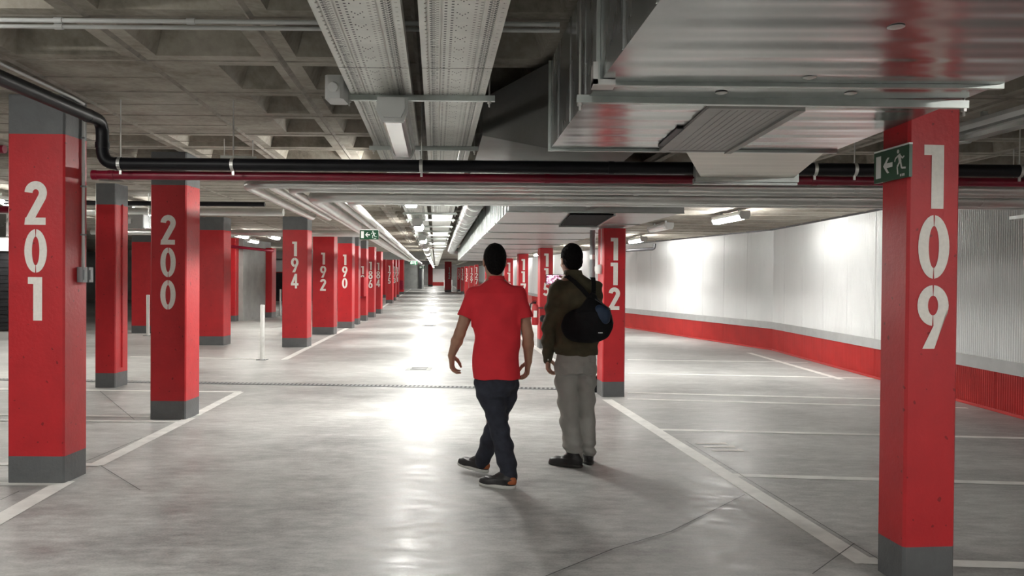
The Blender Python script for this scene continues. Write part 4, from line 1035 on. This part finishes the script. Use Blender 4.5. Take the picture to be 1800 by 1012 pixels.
def shoe(parent, heel, toe, zs, mats, tilt=0.0, L=.28, patch=None):
    """heel and toe are (x, y) of the ends; zs is the ground height under the sole"""
    h_, t_ = np.array(heel, float), np.array(toe, float); dr = nrm(np.append(t_ - h_, 0)); ang = math.atan2(-dr[0], dr[1])
    e = bpy.data.objects.new('shoe', None); COL.objects.link(e)
    V = Vol((-.07, -.03, -.01), (.07, L + .03, .13), .004)
    V.rings([(.024, 0, L * .5, .045, L * .5 - .004), (.05, 0, L * .48, .042, L * .46), (.062, 0, L * .40, .040, L * .38)], .01, 2.4)
    V.ell((0, L * .70, .03), (.044, L * .27, .040), .02); V.ell((0, L * .24, .055), (.036, L * .23, .050), .02); V.cone((0, L * .22, .07), (0, L * .24, .115), .036, .037, .02); V.cone((0, L * .50, .065), (0, L * .34, .092), .028, .030, .02)
    sl, x, y, z = V.sub(V.lo, V.lo + V.n * V.h); V.F = np.maximum(V.F, .018 - z).astype(np.float32); V.F = np.maximum(V.F, z - .108).astype(np.float32)
    o = V.mesh('upper', mats[0], parent); obs = [o]
    V = Vol((-.07, -.03, -.01), (.07, L + .03, .05), .004)
    V.rings([(.0, 0, L * .5, .044, L * .5), (.014, 0, L * .5, .049, L * .5 + .004), (.026, 0, L * .5, .048, L * .5 + .002)], 0, 2.5)
    obs.append(V.mesh('sole', mats[1], parent))
    mb = MB()
    for k in range(4): mb.tube([(-.020, L * (.42 + .06 * k), .098 - k * .009), (0, L * (.43 + .06 * k), .104 - k * .009), (.020, L * (.42 + .06 * k), .098 - k * .009)], .003, 6)
    obs.append(mb.build('lace', mats[2], parent))
    if patch:
        V = Vol((-.07, -.03, .0), (.07, L * .5, .12), .004); V.ell((0, L * .20, .050), (.0405, L * .225, .046), .0); sl, x, y, z = V.sub(V.lo, V.lo + V.n * V.h); V.F = np.maximum(V.F, np.maximum(.024 - z, y - L * .24)).astype(np.float32)
        obs.append(V.mesh('heel_patch', patch, parent))
    bpy.data.objects.remove(e)
    for o in obs:
        o.matrix_local = Matrix.Translation((h_[0], h_[1], zs)) @ Matrix.Rotation(ang, 4, 'Z') @ Matrix.Rotation(tilt, 4, 'X')
    return obs

# ------------------------------------------------------------------ man in the red polo shirt, walking away
YA = 5.62
base = Vector((D(868, 860, YA).x, YA, 0))
def Q(px, py, y=YA):
    p = D(px, py, y); return np.array([p.x - base.x, p.y - base.y, p.z])
manA = thing('person', 'man in a red polo shirt and navy trousers walking away down the aisle', 'person', base)
V = Vol((-.42, -.24, -.02), (.42, .45, 1.76), .0036)
hcA = Q(869, 459); hcA[1] = .03
# torso under the shirt, legs under the trousers
tz = lambda py: Q(870, py)[2]; tx = lambda px: Q(px, 600)[0]
V.rings([(tz(668), tx(873), 0, .135, .095), (tz(600), tx(874), .0, .135, .095), (tz(545), tx(873), 0, .15, .10), (tz(512), tx(872), 0, .155, .085), (tz(499), tx(871), .005, .10, .06), (tz(488), tx(870.5), .01, .055, .055)], .03)
V.cone(Q(870.5, 500) + [0, -.0, 0], hcA + [0, -.012, -.05], .056, .052, .02)
WA, RA = head(V, hcA, .18, -.05, 1.0)
shL, shR = Q(833, 516) + [0, 0, 0], Q(911, 516)
elL, elR = Q(809, 585) + [0, -.05, 0], Q(928, 588) + [0, -.03, 0]
wrL, wrR = Q(793, 625) + [0, .04, 0], Q(929, 636) + [0, .05, 0]
for sh, el, wr in ((shL, elL, wrL), (shR, elR, wrR)):
    V.chain([sh, (sh + el) / 2, el], [.050, .046, .038], .02); V.chain([el, el * .65 + wr * .35, wr], [.038, .040, .026], .015)
hand(V, wrL, (.01, .10, -.40), (.15, 1, 0), (1, .1, 0), .75); hand(V, wrR, (-.04, .08, -.40), (-.2, 1, 0), (-1, .1, 0), .75)
# legs (left: planted, right: swinging forward)
LL = [Q(858, 672), Q(868, 735), Q(889, 806), Q(895, 846, 5.56)]; LR = [Q(893, 672, 5.68), Q(875, 738, 5.78), Q(851, 800, 5.92), Q(845, 818, 5.95)]
for Lg in (LL, LR): V.chain(Lg, [.068, .046, .038, .032], .03)
V.mesh('body', 'skin', manA); eyes(manA, WA, RA)
# hair
V = Vol(hcA - .16, hcA + .17, .0036)
V.ell(WA(0, -.022, .026), (.081, .097, .103), .0, RA); V.ell(WA(0, -.06, -.045), (.058, .052, .058), .03, RA)
V.ell(WA(0, .10, -.045), (.085, .085, .095), .012, RA, 'sub'); V.ell(WA(0, -.02, -.16), (.11, .13, .055), .012, RA, 'sub')
for sx in (-1, 1): V.ell(WA(sx * .084, .0, -.02), (.02, .024, .036), .004, RA, 'sub')
V.wrinkle(.0012, lambda x, y, z: np.sin(150 * x + 40 * z) * np.sin(130 * y + 30 * z)); V.mesh('hair', 'hair', manA)
# polo shirt
V = Vol((-.40, -.26, .72), (.42, .28, 1.56), .0042)
def row(py, a, b, ry, cy=0.0): return (tz(py), (tx(a) + tx(b)) / 2, cy, (tx(b) - tx(a)) / 2, ry)
V.rings([row(664, 832.5, 915, .128), row(651, 832, 915.5, .13), row(620, 833, 914.5, .127), row(590, 832.5, 915, .125), row(560, 830, 917.5, .128), row(535, 826, 920, .125), row(515, 826, 918, .105), row(505, 834, 909, .085), row(498, 846, 896, .07), row(492, 855, 886, .062)], .02, 2.4, hi=tz(491))
for sh, el in ((shL, elL), (shR, elR)):
    e2 = sh + (el - sh) * .60; V.cone(sh + [0, 0, -.002], e2, .054, .064, .035)
# clip the sleeves clean
sl, x, y, z = V.sub(V.lo, V.lo + V.n * V.h)
for sh, el in ((shL, elL), (shR, elR)):
    dd = nrm(el - sh); e2 = sh + (el - sh) * .60
    side_ = np.sign(sh[0] - tx(872)); near = (np.abs(x - tx(872)) > .175)
    pl = (x - e2[0]) * dd[0] + (y - e2[1]) * dd[1] + (z - e2[2]) * dd[2]
    V.F = np.where(near & (np.sign(x - tx(872)) == side_), np.maximum(V.F, pl), V.F).astype(np.float32)
V.wrinkle(.0050, lambda x, y, z: np.sin(34 * (z * .75 + x * .9) + 2.2 * np.sin(9 * z + 2)) * np.clip((1.32 - z) / .4, 0, 1) + .7 * np.sin(20 * (z - 1.5 * x) + 1.3))
V.mesh('polo_shirt', 'polo', manA)
V = Vol((-.14, -.14, 1.36), (.14, .16, 1.60), .0036); V.rings([(tz(496), tx(870.5), .006, .072, .07), (tz(484.5), tx(870.5), .012, .060, .062)], 0, 2.1)
V.rings; sl, x, y, z = V.sub(V.lo, V.lo + V.n * V.h); q = np.sqrt((x - tx(870.5)) ** 2 + (y - .012) ** 2) - .054; V.F = np.maximum(V.F, -q).astype(np.float32); V.mesh('collar', 'polo', manA)
# trousers
V = Vol((-.32, -.24, .05), (.32, .46, .92), .0042)
V.rings([(tz(694), tx(869), 0, .105, .10), (tz(675), tx(872), 0, .142, .112), (tz(655), tx(873.5), 0, .145, .112)], .03)
def leg(rows, k=.03):
    P_ = [Q(px, py, y) for px, py, r, y in rows]; V.chain(P_, [r for _, _, r, _ in rows], k)
leg([(893, 676, .082, 5.68), (886, 700, .080, 5.70), (874, 736, .068, 5.76), (861, 772, .062, 5.84), (851, 800, .055, 5.91), (847.5, 812, .052, 5.94)])
leg([(857, 674, .088, 5.62), (861, 690, .090, 5.62), (868, 712, .076, 5.61), (874, 736, .067, 5.60), (879.5, 760, .064, 5.59), (885, 784, .063, 5.58), (890, 808, .062, 5.575), (893.5, 830, .057, 5.57), (895, 842, .055, 5.565)])
V.wrinkle(.0050, lambda x, y, z: np.sin(52 * z + 22 * x + 2 * np.sin(14 * x + 5 * y)) * np.sin(17 * x + 9 * z) + .7 * np.sin(75 * z + 20 * y) * np.clip(np.exp(-((z - .50) / .09) ** 2) + np.exp(-((z - .16) / .08) ** 2), 0, 1))
V.mesh('trousers', 'navy', manA)
g = lambda px, py: (G(px, py).x - base.x, G(px, py).y - base.y)
hA, tA = g(911, 862.5), g(856, 857)
hh = np.array([Q(903, 855, 5.53)[0], 5.53 - YA]); shoe(manA, hh + [.012, -.01], hh + [-.26, .115], 0.0, ('shoe', 'sole', 'darksole'), patch='tan')
hb = np.array([Q(853, 830, 5.92)[0], 5.93 - YA]); shoe(manA, hb + [.02, -.01], hb + [-.20, .14], 0.012, ('shoe', 'sole', 'darksole'), tilt=.10, patch='tan')

# ------------------------------------------------------------------ man in the olive jacket, standing with phone and backpack
YB = 6.25
base = Vector((D(1011, 820, YB).x, YB, 0))
def Q(px, py, y=YB):
    p = D(px, py, y); return np.array([p.x - base.x, p.y - base.y, p.z])
manB = thing('person', 'man in olive jacket and grey trousers with a black backpack, looking at a phone', 'person', base)
tz = lambda py: Q(1011, py)[2]; tx = lambda px: Q(px, 600)[0]
hcB = Q(1004.5, 457); hcB[1] = .05
V = Vol((-.34, -.20, -.02), (.34, .50, 1.82), .0037)
V.rings([(tz(625), tx(1012), 0, .14, .10), (tz(570), tx(1012), 0, .14, .10), (tz(525), tx(1012), .01, .15, .10), (tz(500), tx(1011), .01, .15, .085), (tz(488), tx(1009), .02, .10, .065), (tz(477), tx(1006), .025, .055, .056)], .03)
V.cone(Q(1007, 488) + [0, .015, 0], hcB + [0, -.012, -.05], .056, .053, .02)
WB, RB = head(V, hcB, .30, -.12, 1.0)
shL, elL, wrL = Q(979, 506), Q(966, 572) + [0, -.02, 0], Q(963.5, 630) + [0, .06, 0]
shR, elR, wrR = Q(1046, 508), Q(1046, 566) + [0, .14, 0], Q(1005, 506) + [0, .34, 0]
for sh, el, wr in ((shL, elL, wrL), (shR, elR, wrR)):
    V.chain([sh, (sh + el) / 2, el], [.052, .047, .038], .02); V.chain([el, el * .65 + wr * .35, wr], [.038, .040, .027], .015)
hand(V, wrL, (.02, .06, -.40), (.35, 1, 0), (1, -.2, 0), .8)
hand(V, wrR, (-1, .15, .35), (0, .2, 1), (-.1, -1, .1), 1.0, .95)
for Lg in ([Q(993, 640), Q(1000, 725), Q(1010, 800)], [Q(1031, 640), Q(1031, 725, YB + .015), Q(1035, 794, YB + .05)]): V.chain(Lg, [.066, .044, .032], .02)
V.mesh('body', 'skin2', manB); eyes(manB, WB, RB)
V = Vol(hcB - .17, hcB + .19, .0037)
V.ell(WB(0, -.022, .030), (.086, .100, .104), .0, RB); V.ell(WB(0, -.06, -.035), (.064, .055, .055), .03, RB)
V.ell(WB(0, .10, -.045), (.085, .085, .095), .012, RB, 'sub'); V.ell(WB(0, -.02, -.15), (.12, .14, .060), .012, RB, 'sub')
for sx in (-1, 1): V.ell(WB(sx * .086, .0, -.02), (.022, .024, .036), .004, RB, 'sub')
V.wrinkle(.0035, lambda x, y, z: np.sin(95 * x + 60 * z + 2 * np.sin(40 * y)) * np.sin(90 * y - 50 * z) * np.sin(70 * z + 30 * x + 1)); V.mesh('hair', 'hair', manB)
# jacket
V = Vol((-.34, -.24, .72), (.34, .52, 1.60), .0042)
def row(py, a, b, ry, cy=0.0): return (tz(py), (tx(a) + tx(b)) / 2, cy, (tx(b) - tx(a)) / 2, ry)
V.rings([row(623, 974.5, 1051.5, .128), row(610, 975, 1051, .132), row(585, 975, 1051, .13), row(555, 973, 1052, .13), row(528, 971, 1055, .128, .005), row(508, 972, 1054, .11, .01), row(498, 978, 1049, .092, .015), row(490, 988, 1036, .078, .02), row(482, 994, 1023, .07, .025), row(476, 993, 1021, .066, .028)], .02, 2.4, hi=tz(475))
V.chain([shL, (shL + elL) / 2, elL], [.060, .058, .056], .03); V.chain([elL, elL * .6 + wrL * .4, wrL + (wrL - elL) * .03], [.056, .058, .040], .02)
V.chain([shR, (shR + elR) / 2, elR], [.060, .058, .054], .03); V.chain([elR, elR * .6 + wrR * .4, elR * .08 + wrR * .92], [.054, .050, .038], .02)
V.wrinkle(.0060, lambda x, y, z: np.sin(46 * z + 30 * np.abs(x) + 2 * np.sin(11 * x)) * np.sin(15 * x + 7 * z + 1) + .6 * np.sin(70 * z + 25 * x) * np.clip((np.abs(x) - .13) / .05, 0, 1))
V.mesh('jacket', 'olive', manB)
V = Vol((-.18, -.14, 1.36), (.18, .20, 1.62), .0037); V.rings([(tz(486), tx(1007), .024, .080, .074), (tz(474.5), tx(1006.5), .03, .068, .068)], 0, 2.1)
sl, x, y, z = V.sub(V.lo, V.lo + V.n * V.h); q = np.sqrt((x - tx(1006.5)) ** 2 + (y - .03) ** 2) - .058; V.F = np.maximum(V.F, -q).astype(np.float32); V.mesh('collar', 'olive', manB)
mb = MB(); p = Q(963, 631) + [0, -.005, 0]; mb.lathe([(0, -.006), (.005, -.006), (.005, .006), (0, .006)], p + [0.0, -.045, 0], 10); mb.build('cuff_button', 'pvc', manB)
# trousers
V = Vol((-.30, -.22, .03), (.30, .26, .96), .0042)
V.rings([(tz(655), tx(1012), 0, .155, .115), (tz(636), tx(1012), 0, .160, .118), (tz(618), tx(1012), 0, .155, .112)], .03)
def leg(rows, k=.025):
    P_ = [Q(px, py, y) for px, py, r, y in rows]; V.chain(P_, [r for _, _, r, _ in rows], k)
leg([(995, 652, .088, YB), (995, 672, .084, YB), (998.5, 706, .076, YB), (1001.5, 742, .073, YB), (1006, 778, .071, YB - .01), (1010, 800, .063, YB - .02), (1010.5, 806, .061, YB - .02)])
leg([(1030, 652, .086, YB), (1030, 672, .075, YB), (1030, 706, .068, YB), (1032, 742, .062, YB + .02), (1034, 778, .056, YB + .04), (1035.5, 792, .058, YB + .05)])
V.wrinkle(.0065, lambda x, y, z: np.sin(40 * z + 30 * x + 2.2 * np.sin(12 * x + 6 * z)) * np.sin(19 * x + 8 * z + .6) + 1.0 * np.sin(85 * z + 18 * x) * np.exp(-((z - .12) / .07) ** 2) + .7 * np.sin(48 * z - 45 * np.abs(x)) * np.exp(-((z - .74) / .09) ** 2))
V.mesh('trousers', 'chino', manB)
mb = MB(); a_ = Q(1020, 630) + [0, -.124, 0]; 
for (px0, px1, py0, py1) in ((1022, 1042, 634, 652), (982, 1003, 634, 652)):
    p = [Q(px0, py0) + [0, -.122, 0], Q(px1, py0) + [0, -.118, 0], Q(px1 - 1, py1) + [0, -.116, 0], Q((px0 + px1) / 2, py1 + 4) + [0, -.118, 0], Q(px0 + 1, py1) + [0, -.120, 0]]
    mb.tube([p[0], p[4], p[3], p[2], p[1], p[0]], .0018, 5)
mb.build('pocket_seam', 'chino', manB)
hh = np.array([Q(1015, 820, 6.17)[0], 6.17 - YB]); shoe(manB, hh + [.035, -.015], hh + [-.185, .10], 0.0, ('shoe', 'darksole', 'boxgrey'))
hb = np.array([Q(1036, 816, 6.29)[0], 6.25 - YB]); shoe(manB, hb + [0, -.0], hb + [-.03, .27], 0.0, ('shoe', 'darksole', 'boxgrey'))
# phone held up in front of him
p = Q(979.5, 491) + [0, .36, 0]
ph = thing('phone', 'phone with a lit pinkish picture held up by the man in olive', 'phone', Vector(p) + base, .10)
mb = MB(); vprism(mb, chamfered(-.075, -.004, .075, .004, .003), -.04, .04); mb.build('case', 'dark', ph)
mb = MB(); mb.box((-.070, -.0052, -.036), (.070, -.004, .036)); mb.build('screen', 'screen', ph)
# backpack
bp = thing('backpack', 'black backpack with a navy blue pocket slung on the man in olive', 'backpack', Vector(Q(1030, 560)) + base)
off = Q(1030, 560)
def Qb(px, py, dy=0.0): return Q(px, py) - off + np.array([0, dy, 0])
V = Vol((-.30, -.36, -.30), (.30, .02, .30), .0045)
Rb = np.array(Matrix.Rotation(-.25, 3, 'Y'))
V.ell(Qb(1044, 562, -.22), (.122, .09, .150), .0, Rb); V.ell(Qb(1012, 570, -.165), (.125, .055, .125), .05, Rb); V.ell(Qb(1030, 572, -.19), (.14, .07, .12), .04); V.cone(Qb(1037, 523, -.17), Qb(1036, 552, -.20), .04, .125, .04)
V.wrinkle(.003, lambda x, y, z: np.sin(38 * x + 20 * z) * np.sin(33 * z + 9 * x)); V.mesh('bag', 'bag', bp)
V = Vol((-.10, -.38, -.10), (.22, -.15, .18), .004); V.ell(Qb(1051, 549, -.292), (.062, .035, .052), .0); V.cone(Qb(1047, 541, -.285), Qb(1056, 558, -.29), .034, .036, .03); V.mesh('front_pocket', 'blue', bp)
mb = MB(); q = Qb(1048, 580, -.302)
for k in range(5): mb.box((q[0] - .016 + k * .0068, q[1] - .010, q[2] - .004), (q[0] - .012 + k * .0068, q[1] + .01, q[2] + .004))
mb.build('printed_mark', 'signwhite', bp)
mb = MB(); mb.tube([Qb(1040, 524, -.26), Qb(1064, 540, -.285), Qb(1070, 565, -.285)], .004, 6); mb.build('zip', 'dark', bp)
def strap(pts, wd=.034):
    mb = MB(); pts = [np.array(p) for p in pts]
    for i in range(len(pts) - 1):
        a, b = pts[i], pts[i + 1]; d = nrm(b - a); n = nrm(np.cross(d, [0, 1, 0.35])) * wd / 2; u = np.cross(n, d); u = nrm(u) * .005
        mb.hexa([a - n - u, a + n - u, b + n - u, b - n - u], [a - n + u, a + n + u, b + n + u, b - n + u])
    return mb.build('strap', 'bag', bp)
strap([Qb(993, 489, .02), Qb(997, 486, -.075), Qb(1008, 495, -.115), Qb(1020, 507, -.138), Qb(1033, 522, -.155)])
strap([Qb(1041, 488, .02), Qb(1041, 489, -.075), Qb(1041, 500, -.12), Qb(1040, 512, -.145), Qb(1037, 524, -.16)])
